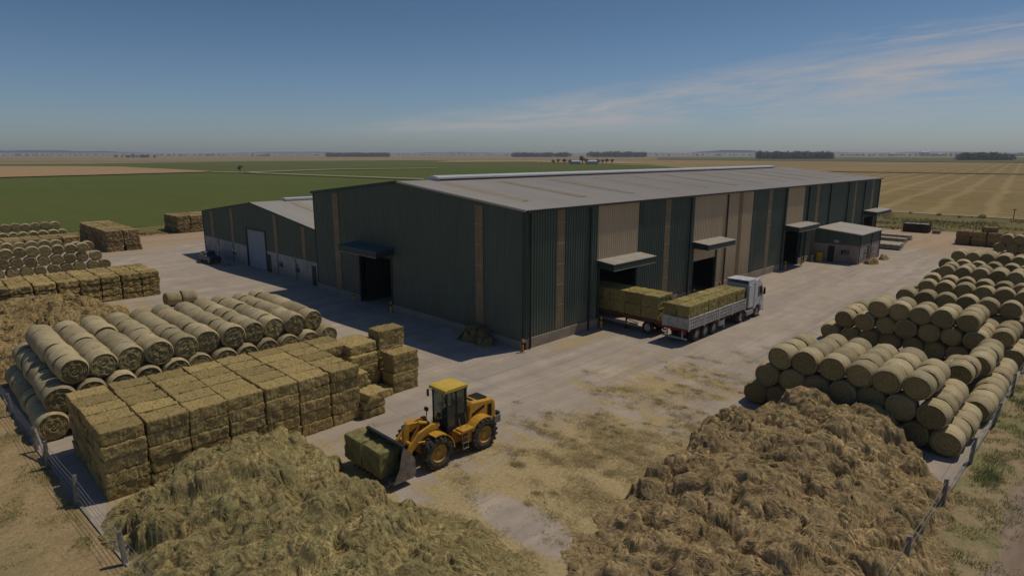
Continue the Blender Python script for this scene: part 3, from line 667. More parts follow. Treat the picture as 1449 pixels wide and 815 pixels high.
def rect_bale_mesh(seed,l,w,h,blades=260,rough=.03,band=5):
    rnd=random.Random(seed); mb=MB(); idx={}; vs=[]; fs=[]
    nx,ny,nz=max(4,int(l/.085)),max(3,int(w/.085)),max(3,int(h/.07))
    def V(i,j,k):
        key=(i,j,k)
        if key in idx: return idx[key]
        x,y,z=(i/nx-.5)*l,(j/ny-.5)*w,k/nz*h
        # round off the edges
        ex=abs(x)-(l/2-.05); ey=abs(y)-(w/2-.05); ez=abs(z-h/2)-(h/2-.05)
        q=[max(0,e) for e in (ex,ey,ez)]; m=math.sqrt(sum(t*t for t in q)); lim=.05
        if m>lim:
            f=lim/m; x-=math.copysign(q[0]*(1-f),x); y-=math.copysign(q[1]*(1-f),y); z-=math.copysign(q[2]*(1-f),z-h/2)
        p=Vector((x,y,z)); c=p-Vector((0,0,h/2)); c=Vector((c.x/l,c.y/w,c.z/h)).normalized()
        a=noise.noise(p*3.1+Vector((seed*7,0,0)))*rough*1.3+noise.noise(Vector((p.x*16,p.y*7,p.z*7+seed)))*rough*.9
        # twine grooves round the bale
        g=0
        for t in (-.32,0,.32):
            d=abs(x-t*l)
            if d<.05: g=max(g,1-d/.05)
        a-=g*.012
        # flakes of the pressed hay
        a+=.006*math.sin(x*2*math.pi/.16+2*noise.noise(Vector((x*2,y,seed))))
        p=p+c*a; p.z=max(p.z,-.0)
        idx[key]=len(vs); vs.append(p); return idx[key]
    for i in range(nx):
        for j in range(ny):
            fs.append((V(i,j,nz),V(i+1,j,nz),V(i+1,j+1,nz),V(i,j+1,nz))); fs.append((V(i,j+1,0),V(i+1,j+1,0),V(i+1,j,0),V(i,j,0)))
        for k in range(nz):
            fs.append((V(i,0,k),V(i+1,0,k),V(i+1,0,k+1),V(i,0,k+1))); fs.append((V(i,ny,k+1),V(i+1,ny,k+1),V(i+1,ny,k),V(i,ny,k)))
    for j in range(ny):
        for k in range(nz):
            fs.append((V(0,j,k+1),V(0,j+1,k+1),V(0,j+1,k),V(0,j,k))); fs.append((V(nx,j,k),V(nx,j+1,k),V(nx,j+1,k+1),V(nx,j,k+1)))
    mb.add(vs,fs)
    for _ in range(blades):
        ax=rnd.choice('xyyyzz'); sgn=rnd.choice((-1,1)); x=rnd.uniform(-.5,.5)*l; y=rnd.uniform(-.5,.5)*w; z=rnd.uniform(0,1)*h
        if ax=='x': x=sgn*l/2
        elif ax=='y': y=sgn*w/2
        else: z=h
        p=Vector((x,y,z)); t=Vector((rnd.gauss(0,1),rnd.gauss(0,1),rnd.gauss(-.25,.6))); 
        if ax=='x': t.x=sgn*abs(t.x)
        elif ax=='y': t.y=sgn*abs(t.y)
        else: t.z=abs(t.z)*.5
        t=t.normalized()*rnd.uniform(.05,.13); q=t.cross(Vector((.3,.5,1))).normalized()*.008
        p=p*.985
        mb.add([p-q,p+q,p+t],[(0,1,2)])
    return mb
BL,BW,BH=1.54,1.13,.555
RP={}
def rect_proto(key,l,w,h,mat,n=4,**k):
    RP[key]=[rect_bale_mesh(i*3+len(RP)*17,l,w,h,**k).build('hay_bale',mat,recalc=False) for i in range(n)]
usedr=set()
def place_rect(key,x,y,z,label,group,rot=0,jit=.02,tilt=(0,0)):
    p=random.choice(RP[key])
    if p.name in usedr: o=copy_tree(p)
    else: o=p; usedr.add(p.name)
    o.location=(x+random.gauss(0,jit),y+random.gauss(0,jit),z); o.rotation_euler=(tilt[0],tilt[1],rot+random.gauss(0,.012)+random.choice((0,math.pi)))
    o.scale=(random.uniform(.975,1.0),random.uniform(.97,1.0),1)
    tag(o,label,'hay bale',group); SEQ[o.name]=10000+len(SEQ); return o
rect_proto('near',BL,BW,BH,M['bale_rect'],n=6,blades=420,rough=.045)
GN='rectangular bales in the near stack'
def rstack(key,x0,nx,dx,y0,ny,dy,nz,dz,name,group,shell=('x0','y0'),rot=0,jit=.02):
    """stack of rectangular bales; only bales with an outside face shown"""
    for k in range(nz):
        for i in range(nx):
            for j in range(ny):
                vis=(k==nz-1) or i==0 or i==nx-1 or j==0 or j==ny-1
                if not vis: continue
                if k<nz-1 and not ((i==0 and 'x0' in shell) or (i==nx-1 and 'x1' in shell) or (j==0 and 'y0' in shell) or (j==ny-1 and 'y1' in shell)): continue
                lay='top' if k==nz-1 else ORD[k]+'-layer'
                place_rect(key,x0+dx*(i+.5),y0+dy*(j+.5),k*dz,f'{lay} rectangular bale, {ORD[i]} column from left, {ORD[j]} row back, {name}',group,rot,jit)
rstack('near',4.3,7,1.585,26.1,5,1.185,5,BH,'near stack behind olive heap',GN,shell=('x0','x1','y0'))
for k in range(5):
    for j in (3,4):
        if k==4 or j==3: place_rect('near',16.15,26.1+1.185*(j+.5),k*BH,f'{"top" if k==4 else ORD[k]+"-layer"} rectangular bale, protruding last column of near stack, {ORD[j]} row back',GN)
for k in range(3): place_rect('near',16.15,28.3,k*BH,f'rectangular bale, {ORD[k]} from ground in low notch at right end of near stack',GN,jit=.05)
rect_proto('small',1.3,1.1,.42,M['bale_rect'],n=2,blades=350,rough=.06)
for k in range(3): place_rect('small',15.95+.05*k,26.35-.05*k,k*.42,f'thin sagging bale, {["bottom","middle","top"][k]} of the short leaning pile beside near stack','sagging bales beside the near stack',rot=.08*k,jit=.04,tilt=(.04,.03))
rect_proto('side',1.7,1.15,.56,M['bale_rect'],n=3,blades=400,rough=.05)
GS='rectangular bales in the short side stack'
for k in range(4):
    place_rect('side',19.2,28.2,k*.555,f'rectangular bale, {ORD[k]} from ground, front right column of short side stack',GS,jit=.04)
    place_rect('side',19.2,29.5,k*.555,f'rectangular bale, {ORD[k]} from ground, rear right column of short stack',GS,jit=.04)
    place_rect('side',17.4,29.3,k*.555,f'rectangular bale, {ORD[k]} from ground, left column of short stack',GS,jit=.04)
for k in range(2): place_rect('side',19.25,29.6,2.22+k*.5,f'rectangular bale, {["lower","upper"][k]} of the pair crowning short stack right column',GS,jit=.04)
place_rect('side',17.5,29.6,2.22,'rectangular bale crowning the left column of the short stack',GS,tilt=(.02,.03)); place_rect('side',17.55,30.5,2.2,'rectangular bale at rear crowning the left column of the short stack',GS)
place_rect('small',17.6,28.05,0,'single low bale on the ground in front of short stack left column',GS,rot=.1)
# far stacks
rect_proto('far',1.5,1.4,.52,M['bale_rect'],n=4,blades=80,rough=.09)
rstack('far',4.5,8,1.6,64.2,4,1.5,4,.575,'long flat stack','rectangular bales in the long left stack',shell=('x1','y0'))
rect_proto('fard',1.9,1.7,.66,M['bale_old'],n=3,blades=60,rough=.09)
rstack('fard',20.3,2,2.05,97.3,9,1.85,4,.71,'dark sided far stack','rectangular bales in the dark-sided stack',shell=('x0','y0'),jit=.07)
rstack('fard',1.9,8,2.05,102.4,3,1.85,3,.62,'low farther stack','rectangular bales in the low far-left stack',shell=('x1','y0'),jit=.05)
rstack('fard',34.0,3,2.05,113,4,1.85,4,.71,'stack behind shed','rectangular bales in the stack by the shed corner',shell=('x0','y0'),jit=.06)
rstack('fard',110.5,2,2.05,7.0,6,1.9,3,.66,'far right stack','rectangular bales in the far right stack',shell=('x0','y1'),jit=.03)
place_rect('fard',112.4,14.6,2.0,'single rectangular bale lying on top of the far right stack','rectangular bales in the far right stack',rot=.3)

# ------------------------------------------------------------------ loose hay heaps
def vnoise(x,y,s,seed):
    """smooth value noise on arrays"""
    r=np.random.default_rng(seed); T=r.random((128,128)); u=x/s; v=y/s
    i=np.floor(u).astype(int); j=np.floor(v).astype(int); fu=u-i; fv=v-j; fu=fu*fu*(3-2*fu); fv=fv*fv*(3-2*fv)
    g=lambda a,b:T[a%128,b%128]
    return (g(i,j)*(1-fu)+g(i+1,j)*fu)*(1-fv)+(g(i,j+1)*(1-fu)+g(i+1,j+1)*fu)*fv
def heap(name,label,bx,blobs,mat,seed,res=.05,nbig=260,nmid=650,nsmall=1500,nstr=90000,keep=None,flow=0.,slen=(.10,.34),swid=.006,scale=1.,mounds=()):
    rg=np.random.default_rng(seed); x0,x1,y0,y1=bx
    xs=np.arange(x0,x1,res); ys=np.arange(y0,y1,res); XX,YY=np.meshgrid(xs,ys,indexing='ij')
    def base(x,y):
        s=0.
        for (cx,cy,rx,ry,h) in blobs:
            d=((x-cx)/rx)**2+((y-cy)/ry)**2; s=s+(h*np.clip(1-d/1.12,0,None)**1.2*1.06)**2.2
        s=s**(1/2.2); return s
    wob=.7*(vnoise(XX,YY,2.3,seed)-.5)+.35*(vnoise(XX,YY,.8,seed+1)-.5)
    Hm=base(XX+wob,YY-wob*.8)
    Hm=Hm+np.clip(Hm/.5,0,1)*(.5*(vnoise(XX,YY,1.9,seed+2)-.5)+.22*(vnoise(XX,YY,.7,seed+3)-.5))
    keep_b=blobs; blobs=[(a,b,c*1.22,d*1.22,e) for a,b,c,d,e in blobs]; dil=base(XX+wob*1.6,YY-wob*1.4); blobs=keep_b
    def lumps(n,rlo,rhi,hk,zfrac):
        nonlocal Hm
        H0=Hm.copy()
        cx=rg.uniform(x0,x1,n); cy=rg.uniform(y0,y1,n); rr=rlo+(rhi-rlo)*rg.random(n)**1.7; an=rg.uniform(1.0,1.9,n); th=flow+rg.normal(0,.55,n)
        for a,b,r,k,t in zip(cx,cy,rr,an,th):
            ii=int((a-x0)/res); jj=int((b-y0)/res); hb=H0[min(ii,Hm.shape[0]-1),min(jj,Hm.shape[1]-1)]
            if hb<.06:
                if dil[min(ii,Hm.shape[0]-1),min(jj,Hm.shape[1]-1)]<.03 or rg.random()>.3: continue
                hb=0.; r=min(r,.35)*.8
            r=r*min(1,.22+hb*1.3)
            m=int(r*k/res)+2; i0,i1,j0,j1=max(0,ii-m),min(Hm.shape[0],ii+m),max(0,jj-m),min(Hm.shape[1],jj+m)
            X=XX[i0:i1,j0:j1]-a; Y=YY[i0:i1,j0:j1]-b; u=(X*math.cos(t)+Y*math.sin(t))/(r*k); v=(-X*math.sin(t)+Y*math.cos(t))/r
            w=.16*(vnoise(XX[i0:i1,j0:j1],YY[i0:i1,j0:j1],r*.45,seed+9)-.5)
            d=u*u+v*v+w; hh=hb-zfrac*r+hk*r*np.sqrt(np.clip(1-d,0,None))
            hh=np.where(d<1,hh,-1); Hm[i0:i1,j0:j1]=np.maximum(Hm[i0:i1,j0:j1],hh)
    for (a,b,r,h) in mounds:
        X=XX-a;Y=YY-b; d=(X*X+Y*Y)/(r*r)+.25*(vnoise(XX,YY,.5,seed+5)-.5); Hm=np.maximum(Hm,np.where(d<1,h*np.sqrt(np.clip(1-d,0,None)),-1))
    lumps(nbig,.45*scale,.95*scale,1.15,.62); lumps(nmid,.2*scale,.5*scale,1.25,.72); lumps(nsmall,.06*scale,.16*scale,1.1,.72)
    for sc_,dp,wd in ((.85,.34,.05),(.42,.18,.055)):
        cr=np.abs(vnoise(XX+.35*(vnoise(XX,YY,.5,seed+51)-.5),YY+.35*(vnoise(XX,YY,.5,seed+52)-.5),sc_,seed+53)-.5); Hm=np.where(Hm>.12,np.maximum(Hm-dp*np.clip(1-cr/wd,0,1)*np.clip(Hm/.5,0,1),.05),Hm)
    Hm=Hm+np.where(Hm>.03,.05*(vnoise(XX+.3*YY,YY,.13,seed+6)-.5)+.035*(vnoise(XX,YY,.06,seed+7)-.5),0)
    Hm=np.where(Hm<.03,-.05,Hm)
    ok=Hm>-.04
    if keep is not None: ok&=keep(XX,YY)
    cell=ok[:-1,:-1]|ok[1:,:-1]|ok[:-1,1:]|ok[1:,1:]
    if keep is not None: kk=keep(XX,YY); cell&=kk[:-1,:-1]
    vid=-np.ones(XX.shape,int); need=np.zeros(XX.shape,bool)
    for di in (0,1):
        for dj in (0,1): need[di:XX.shape[0]-1+di,dj:XX.shape[1]-1+dj]|=cell
    # push the lumps sideways a little so their sides overhang
    gx,gy=np.gradient(Hm,res); lim=np.clip(np.hypot(gx,gy),0,1.6); 
    VX=XX+.5*res*(vnoise(XX,YY,.09,seed+21)-.5)*2; VY=YY+.5*res*(vnoise(XX,YY,.09,seed+22)-.5)*2
    vid[need]=np.arange(need.sum()); verts=np.stack([VX[need],VY[need],Hm[need]],1)
    ci,cj=np.nonzero(cell); quads=np.stack([vid[ci,cj],vid[ci+1,cj],vid[ci+1,cj+1],vid[ci,cj+1]],1)
    tint=.5+.9*(vnoise(XX,YY,1.1,seed+31)-.5)+.7*(vnoise(XX,YY,.3,seed+32)-.5); tint=np.clip(tint,0,1)
    # strands lying on the surface, combed by a slow direction field
    si=rg.integers(0,len(ci),nstr); px=xs[ci[si]]+rg.random(nstr)*res; py=ys[cj[si]]+rg.random(nstr)*res
    ang=flow+3.2*(vnoise(px,py,.7,seed+41)-.5)*2+rg.normal(0,.22,nstr); L=rg.uniform(slen[0],slen[1],nstr)
    def hs(x,y):
        i=np.clip((x-x0)/res,0,XX.shape[0]-2); j=np.clip((y-y0)/res,0,XX.shape[1]-2); a=i.astype(int); b=j.astype(int); fa=i-a; fb=j-b
        return (Hm[a,b]*(1-fa)+Hm[a+1,b]*fa)*(1-fb)+(Hm[a,b+1]*(1-fa)+Hm[a+1,b+1]*fa)*fb
    dx,dy=np.cos(ang),np.sin(ang); pts=[]
    lift=rg.uniform(.0,.022,nstr)
    curve=rg.normal(0,.25,nstr)
    for t,l in ((-.5,-.01),(0,1),(.5,.15)):
        ox=-dy*curve*L*(t*t-.12); oy=dx*curve*L*(t*t-.12); x=px+dx*L*t+ox; y=py+dy*L*t+oy
        z=hs(x,y)+(lift*l if l>=0 else l)+.004
        if t==0: z=np.maximum(z,.5*(hs(px+dx*L*.5,py+dy*L*.5)+hs(px-dx*L*.5,py-dy*L*.5)))
        pts.append((x,y,z))
    w=swid*rg.uniform(.6,1.5,nstr); vx,vy=-dy*w,dx*w; tz=rg.uniform(-.6,.6,nstr)*w
    S=[]
    for k,(x,y,z) in enumerate(pts):
        f=(.4,1,.2)[k]; S.append(np.stack([x-vx*f,y-vy*f,z-tz*f],1)); S.append(np.stack([x+vx*f,y+vy*f,z+tz*f],1))
    S=np.stack(S,1).reshape(-1,3); nb=len(verts); b=nb+6*np.arange(nstr)
    sq=np.concatenate([np.stack([b,b+1,b+3,b+2],1),np.stack([b+2,b+3,b+5,b+4],1)],0)
    st=np.repeat(np.clip(rg.normal(.55,.28,nstr),0,1),6)
    V=np.concatenate([verts,S],0); Q=np.concatenate([quads,sq],0); T=np.concatenate([tint[need],st])
    ox,oy=(x0+x1)/2,(y0+y1)/2; V[:,0]-=ox; V[:,1]-=oy
    me=bpy.data.meshes.new(name); me.vertices.add(len(V)); me.vertices.foreach_set('co',V.astype(np.float32).ravel())
    me.loops.add(4*len(Q)); me.loops.foreach_set('vertex_index',Q.astype(np.int32).ravel()); me.polygons.add(len(Q)); me.polygons.foreach_set('loop_start',np.arange(0,4*len(Q),4,dtype=np.int32))
    me.update(calc_edges=True); me.validate()
    at=me.attributes.new('tint','FLOAT','POINT'); at.data.foreach_set('value',T.astype(np.float32)[:len(me.vertices)])
    sm=np.zeros(len(me.polygons),bool); sm[:len(quads)]=True; me.polygons.foreach_set('use_smooth',sm)
    me.materials.append(mat); o=bpy.data.objects.new(name,me); COL.objects.link(o); o.location=(ox,oy,0)
    return tag(o,label,'hay heap')
heap('hay_heap','big olive green heap of loose hay before the near rectangular stack at lower left',(2.9,14.6,8,26.2),
    [(8.4,22.9,3.6,3.2,1.3),(7.3,18.4,4.1,5.5,.9),(6.6,23.2,3.0,2.9,.8),(10.2,14.4,2.9,5.0,.42),(7.5,14,5,5,.6)],M['heap_olive'],5,
    nstr=80000,keep=lambda x,y:(x+y>19.5),flow=.4,mounds=((10.1,24.3,1.2,1.45),(9.0,23.6,1.3,1.5)))
heap('hay_heap','big brown heap of loose hay before the nearest round bales at lower right',(12.6,32.2,2.2,13.4),
    [(26.0,8.8,5.8,4.0,1.2),(20.6,7.4,6.4,4.8,.95),(28.9,8.4,2.6,3.6,1.1),(16.6,8.2,4.0,4.2,.5),(23.0,10.7,2.2,1.5,.6),(29.4,11.4,2.0,1.1,.25),(26.0,5.0,3.8,2.0,.38),(21.5,4.7,4,1.9,.3)],M['heap_brown'],17,
    nstr=110000,keep=lambda x,y:(x+y>19.5),flow=-.7,nbig=340,nmid=900,nsmall=2200,mounds=((23.2,11.0,.8,1.25),(30.0,9.8,.8,1.5)))
heap('hay_heap','tan heap of loose hay at far left behind the rolled bales',(0.5,13.5,44,63.8),
    [(6.4,57,6.0,6.6,2.1),(4,50,5,6,1.2),(9.5,55,4,5,.7)],M['heap_tan'],29,res=.09,nbig=200,nmid=800,nsmall=1500,nstr=30000,swid=.02,slen=(.2,.6))
heap('hay_heap','small dark clump of spilt hay against the shaded gable wall base',(26.6,29.0,30.0,33.6),
    [(28.3,32.6,.95,.8,.95),(28.4,31.5,.8,.7,.75),(28.2,30.6,.7,.5,.6)],M['heap_tan'],31,res=.05,nbig=14,nmid=90,nsmall=700,nstr=12000,scale=.5)
heap('hay_heap','small heap of litter by the left corner of the pinkish annex',(82.3,84.9,21.0,22.6),[(83.5,21.8,1.0,.6,.6)],M['heap_tan'],33,res=.07,nbig=5,nmid=20,nsmall=60,nstr=800,scale=.6)
heap('hay_heap','small heap of litter by the right corner of the pinkish annex',(86.8,89.4,21.1,22.6),[(88,21.9,1.0,.6,.7)],M['heap_tan'],35,res=.07,nbig=5,nmid=20,nsmall=60,nstr=800,scale=.6)

# ------------------------------------------------------------------ blades: litter on the yard, grass on the verges
def blades(name,pts,mat,lo,hi,wid,upright,label=None,seed=3):
    rg=np.random.default_rng(seed); n=len(pts); P=np.array(pts); a=rg.uniform(0,2*np.pi,n); L=rg.uniform(lo,hi,n)
    el=np.abs(rg.normal(*upright,n)); dx=np.cos(a)*np.cos(el)*L; dy=np.sin(a)*np.cos(el)*L; dz=np.sin(el)*L
    w=wid*rg.uniform(.6,1.4,n); vx,vy=-np.sin(a)*w,np.cos(a)*w; z=np.full(n,.005)+rg.uniform(0,.03,n)
    S=np.stack([np.stack([P[:,0]-vx,P[:,1]-vy,z],1),np.stack([P[:,0]+vx,P[:,1]+vy,z],1),np.stack([P[:,0]+dx,P[:,1]+dy,z+dz],1)],1).reshape(-1,3)
    me=bpy.data.meshes.new(name); me.from_pydata([],[],[]); me.vertices.add(len(S)); me.vertices.foreach_set('co',S.astype(np.float32).ravel())
    me.loops.add(3*n); me.loops.foreach_set('vertex_index',np.arange(3*n,dtype=np.int32)); me.polygons.add(n); me.polygons.foreach_set('loop_start',np.arange(0,3*n,3,dtype=np.int32)); me.update(calc_edges=True)
    me.materials.append(mat); o=bpy.data.objects.new(name,me); COL.objects.link(o); return tag(o,label,None,None,'stuff')
rg=np.random.default_rng(5)
def scatter(n,x0,x1,y0,y1,dens,seed=0):
    x=rg.uniform(x0,x1,n); y=rg.uniform(y0,y1,n); k=rg.random(n)<dens(x,y); return np.stack([x[k],y[k]],1)
def dl(x,y):
    c=vnoise(x,y*.4,.9,61)*.6+vnoise(x,y,.35,62)*.4; d=np.exp(-(((x-18)/9)**2+((y-14.5)/5)**2))+.5*np.exp(-(((x-30)/9)**2+((y-17)/5)**2))
    bare=np.exp(-(((x-14.6)/1.1)**2+((y-13.8)/3.2)**2))
    return np.clip((c-.62+.25*d)*3,0,1)*np.clip(d*1.2,0,1)*(1-.9*bare)
pl=scatter(260000,4,50,8,26,dl); blades('straw_litter',pl,M['dryblade'],.05,.2,.009,(0,.25),'loose straw strewn over the yard between the heaps')
ct=scatter(6000,9,46,9,26,dl); ct=ct[:700]; tf=[]
for (a,b) in ct:
    m=int(rg.integers(25,110)); r_=rg.uniform(.06,.26); tf.append(np.stack([a+rg.normal(0,r_,m),b+rg.normal(0,r_*1.5,m)],1))
blades('hay_tufts',np.concatenate(tf),plain('trodden_hay_tufts',(.36,.28,.135),(.23,.18,.08),.9,.9,kind='world'),.06,.2,.008,(.2,.3),'small tufts of trodden hay scattered on the yard',12)
def dv(x,y): return np.clip((vnoise(x,y,.8,71)*.6+vnoise(x,y,.25,72)*.4-.47)*4,0,1)*(x<4.3-.033*y-.1)
pv=scatter(190000,-6,3.3,14,46,dv); blades('dry_grass',pv,M['leafg'],.05,.18,.008,(.8,.35),'short dry grass outside the left fence',4)
def dr(x,y): return np.clip((vnoise(x,y,.9,81)*.6+vnoise(x,y,.3,82)*.4-.46)*4,0,1)*np.clip((y-.6)/1.6,.03,1)
pr=scatter(110000,17,60,.4,3.4,dr); blades('weeds',pr,M['leafr'],.04,.15,.009,(.9,.3),'green and dry weeds between the right fence and the dirt track',6)
def db(x,y): return np.exp(-(((x-30.6)/1.3)**2+((y-2.7)/.45)**2)*1.3)+np.exp(-(((x-41)/2.2)**2+((y-2.6)/.5)**2)*1.5)*.7
pb=scatter(26000,27,46,1.7,3.4,db); blades('green_weed_patch',pb,plain('lush_weed',(.13,.19,.055),(.20,.225,.08),2,.8,kind='world'),.06,.2,.010,(1.0,.3),'lush green weeds by the right fence',7)
def df(x,y): return np.clip((vnoise(x,y,5,91)-.35)*2,0,1)
pf=scatter(30000,124,161,0,60,df); blades('margin_grass',pf,M['scrubblade'],.15,.45,.05,(1.1,.3),'rough grass beyond the yard',8)
pf=scatter(16000,-5,60,113,127,df); blades('margin_grass',pf,M['scrubblade'],.2,.5,.05,(1.1,.3),'rough grass before the green field',9)

# ------------------------------------------------------------------ fences
def fence(name,label,posts,h,wires,w=.075,lean=None):
    r=root(name,(posts[0][0],posts[0][1],0),label,'fence'); tops=[]
    for i,(x,y) in enumerate(posts):
        lx,ly=(random.gauss(0,.05),random.gauss(0,.05)); hh=h*random.uniform(.93,1.07); mb=MB()
        mb.add([(x-w,y-w,-.05),(x+w,y-w,-.05),(x+w,y+w,-.05),(x-w,y+w,-.05),(x-w*.9+lx,y-w*.9+ly,hh),(x+w*.9+lx,y-w*.9+ly,hh),(x+w*.9+lx,y+w*.9+ly,hh-.03),(x-w*.9+lx,y+w*.9+ly,hh-.03)],[(0,3,2,1),(4,5,6,7),(0,1,5,4),(1,2,6,5),(2,3,7,6),(3,0,4,7)])
        mb.build('post',M['wood'],r,bevel=.012); tops.append((x,y,lx,ly,hh))
    for f in wires:
        mb=MB()
        for a,b in zip(tops[:-1],tops[1:]):
            pts=[]
            for k in range(5):
                t=k/4; pts.append((a[0]+(b[0]-a[0])*t+a[2]*f*(1-t)+b[2]*f*t,a[1]+(b[1]-a[1])*t+a[3]*f*(1-t)+b[3]*f*t,(a[4]*(1-t)+b[4]*t)*f-.05*math.sin(math.pi*t)))
            for p,q in zip(pts[:-1],pts[1:]): mb.tube(p,q,.0075,n=5,cap=False)
        mb.build('wire',M['wire'],r)
fence('wire_fence','post and wire fence along the dry verge left of the yard',[(4.0,17.2),(3.77,21.49),(3.43,26.72),(3.21,30.91),(3.16,33.23),(2.97,38.88),(2.88,44.0)],1.25,(.3,.5,.7,.9))
fence('wire_fence','post and wire fence beside the weeds and dirt track, right of the yard',[(16,3.55),(21.14,3.53),(26.36,3.52),(31.35,3.47),(36.75,3.43),(42.22,3.37),(47.6,3.35),(53,3.35),(58.5,3.35),(64,3.35),(70,3.35),(76,3.35)],1.3,(.3,.6,.9))
# straining brace at the left corner post
o=None
fl=bpy.data.objects['wire_fence']; mb=MB(); mb.tube((3.2,33.1,1.1),(3.25,31.2,.1),.05,n=8); mb.build('brace',M['wood'],fl)

# ------------------------------------------------------------------ wheels
def wheel(parent,x,y,z,r,w,side,tyre=M['rubber'],rim=M['hub'],lugs=0,name='wheel'):
    """axis along y; side -1: outer face towards -y"""
    h=w/2; mb=MB()
    prof=[(-h*.2,r*.54),(-h*.75,r*.56),(-h*.95,r*.66),(-h,r*.82),(-h*.86,r*.95),(-h*.5,r),(h*.5,r),(h*.86,r*.95),(h,r*.82),(h*.95,r*.66),(h*.75,r*.56),(h*.2,r*.54)]
    mb.lathe(prof,(x,y,z),'y',36,cap=False)
    if lugs:
        for i in range(lugs):
            a=2*math.pi*i/lugs
            for sg in (-1,1):
                a2=a+(math.pi/lugs if sg>0 else 0); c,s_=math.cos(a2),math.sin(a2); c2,s2=math.cos(a2+.13),math.sin(a2+.13)
                R0,R1=r*.93,r*1.045; ya,yb=y+sg*.02,y+sg*h*1.0; d=.055
                def q(rr,cc,ss,t): 
                    return (x+rr*cc-t*ss*1.0,0,z+rr*ss+t*cc)
                vs=[]
                for (yy,cc,ss,rt) in ((ya,c,s_,R1),(yb,c2,s2,R1*.985)):
                    for rr in (R0,rt):
                        for t in (-d,d):
                            p=q(rr,cc,ss,t); vs.append((p[0],yy,p[2]))
                mb.add(vs,[(0,1,3,2),(4,6,7,5),(0,4,5,1),(2,3,7,6),(0,2,6,4),(1,5,7,3)])
    wr=root(name,(x,y,z),None,None) if False else None
    t=mb.build(name,tyre,parent,smooth=True)
    m=MB(); o=y+side*h*.80
    m.lathe([(side*h*-.2,r*.55),(side*h*.72,r*.57),(side*h*.80,r*.54),(side*h*.35,r*.46),(side*h*.30,r*.26),(side*h*.62,r*.20),(side*h*.66,r*.02)],(x,y,z),'y',28)
    for i in range(8):
        a=2*math.pi*i/8; px,pz=x+r*.36*math.cos(a),z+r*.36*math.sin(a); m.tube((px,y+side*h*.30,pz),(px,y+side*h*.42,pz),r*.035,n=6)
    m.build('rim',rim,t,smooth=True)
    return t

# ------------------------------------------------------------------ wheel loader (faces -X)
LX,LY=16.2,20.3
ld=root('wheel_loader',(LX,LY,0),'yellow wheel loader carrying two green bales in its bucket','wheel loader')
lw=1.14
for x in (14.92,17.52):
    for s_ in (-1,1): wheel(ld,x,LY+s_*(lw-.25),.70,.70,.50,s_,lugs=18)
Yc=LY
# rear hood with grille
mb=MB(); mb.prism([(16.95,1.0),(17.1,1.95),(17.25,2.12),(18.45,1.98),(18.62,1.85),(18.68,1.15),(18.55,.85),(18.1,.85),(17.95,1.25),(17.5,1.45),(17.1,1.30)],'y',Yc-.56,Yc+.56); hd=mb.build('engine_hood',M['yellow'],ld,bevel=.05)
for s_ in (-1,1):
    mb=MB(); y0,y1=sorted((Yc+s_*.562,Yc+s_*.575)); mb.prism([(17.2,1.62),(17.95,1.86),(17.95,1.72),(17.2,1.48)],'y',y0,y1); mb.box(18.15,18.4,y0,y1,1.2,1.8); mb.build('grille',M['black'],hd)
mb=MB(); mb.box(17.35,17.5,Yc-.3,Yc+.3,2.10,2.14); mb.box(17.7,18.3,Yc-.35,Yc+.35,2.03,2.08); mb.build('hood_vent',M['black'],hd)
mb=MB(); mb.box(18.5,18.95,Yc-.62,Yc+.62,.72,1.12); mb.build('counterweight',M['bucket'],ld,bevel=.05)
mb=MB(); mb.box(18.7,18.9,Yc-.6,Yc-.35,1.12,1.25);mb.box(18.7,18.9,Yc+.35,Yc+.6,1.12,1.25); mb.build('tail_lamp',M['black'],ld,bevel=.02)
# rear frame and fenders
mb=MB(); mb.box(16.15,18.6,Yc-.42,Yc+.42,.45,1.15); mb.tube((17.52,Yc-.9,.7),(17.52,Yc+.9,.7),.13,n=12); mb.build('rear_frame',M['orange'],ld,bevel=.03)
for s_ in (-1,1):
    mb=MB(); ya,yb=sorted((Yc+s_*.58,Yc+s_*1.08)); pts=[]
    for a in range(0,7): t=R(30+a*22); pts.append((17.52-.86*math.cos(t)*-1,.70+.86*math.sin(t)))
    outer=[(17.52+.84*math.cos(R(a)),.72+.80*math.sin(R(a))) for a in range(55,156,14)]; inner=[(17.52+.78*math.cos(R(a)),.72+.74*math.sin(R(a))) for a in range(155,54,-14)]
    mb.prism(outer+inner,'y',ya,yb); mb.box(16.2,16.85,ya,yb,1.18,1.26); mb.build('rear_fender',M['yellow'],ld,bevel=.01)
# cab
cx0,cx1,cy0,cy1,cz0,cz1=15.82,16.92,Yc-.50,Yc+.50,1.22,2.98
mb=MB(); mb.box(cx0,cx1,cy0,cy1,cz0-.1,cz0+.12)
mb.box(cx0+.5,cx1,cy0,cy0+.03,cz0+.12,cz0+.62); mb.box(cx0+.5,cx1,cy1-.03,cy1,cz0+.12,cz0+.62); mb.build('cab_base',M['black'],ld,bevel=.02)
mb=MB(); t=.035
for (x,y) in ((cx0+.02,cy0+.03),(cx0+.02,cy1-.03),(cx1-.04,cy0+.03),(cx1-.04,cy1-.03),(cx0+.55,cy0+.03),(cx0+.55,cy1-.03)): mb.box(x-t,x+t,y-t,y+t,cz0+.1,cz1)
mb.box(cx0,cx1,cy0,cy0+.05,cz1-.08,cz1-.01); mb.box(cx0,cx1,cy1-.05,cy1,cz1-.08,cz1-.01); mb.box(cx0,cx0+.05,cy0+.01,cy1-.01,cz1-.075,cz1-.015); mb.box(cx1-.05,cx1,cy0+.01,cy1-.01,cz1-.075,cz1-.015); mb.build('cab_frame',M['black'],ld,bevel=.01)
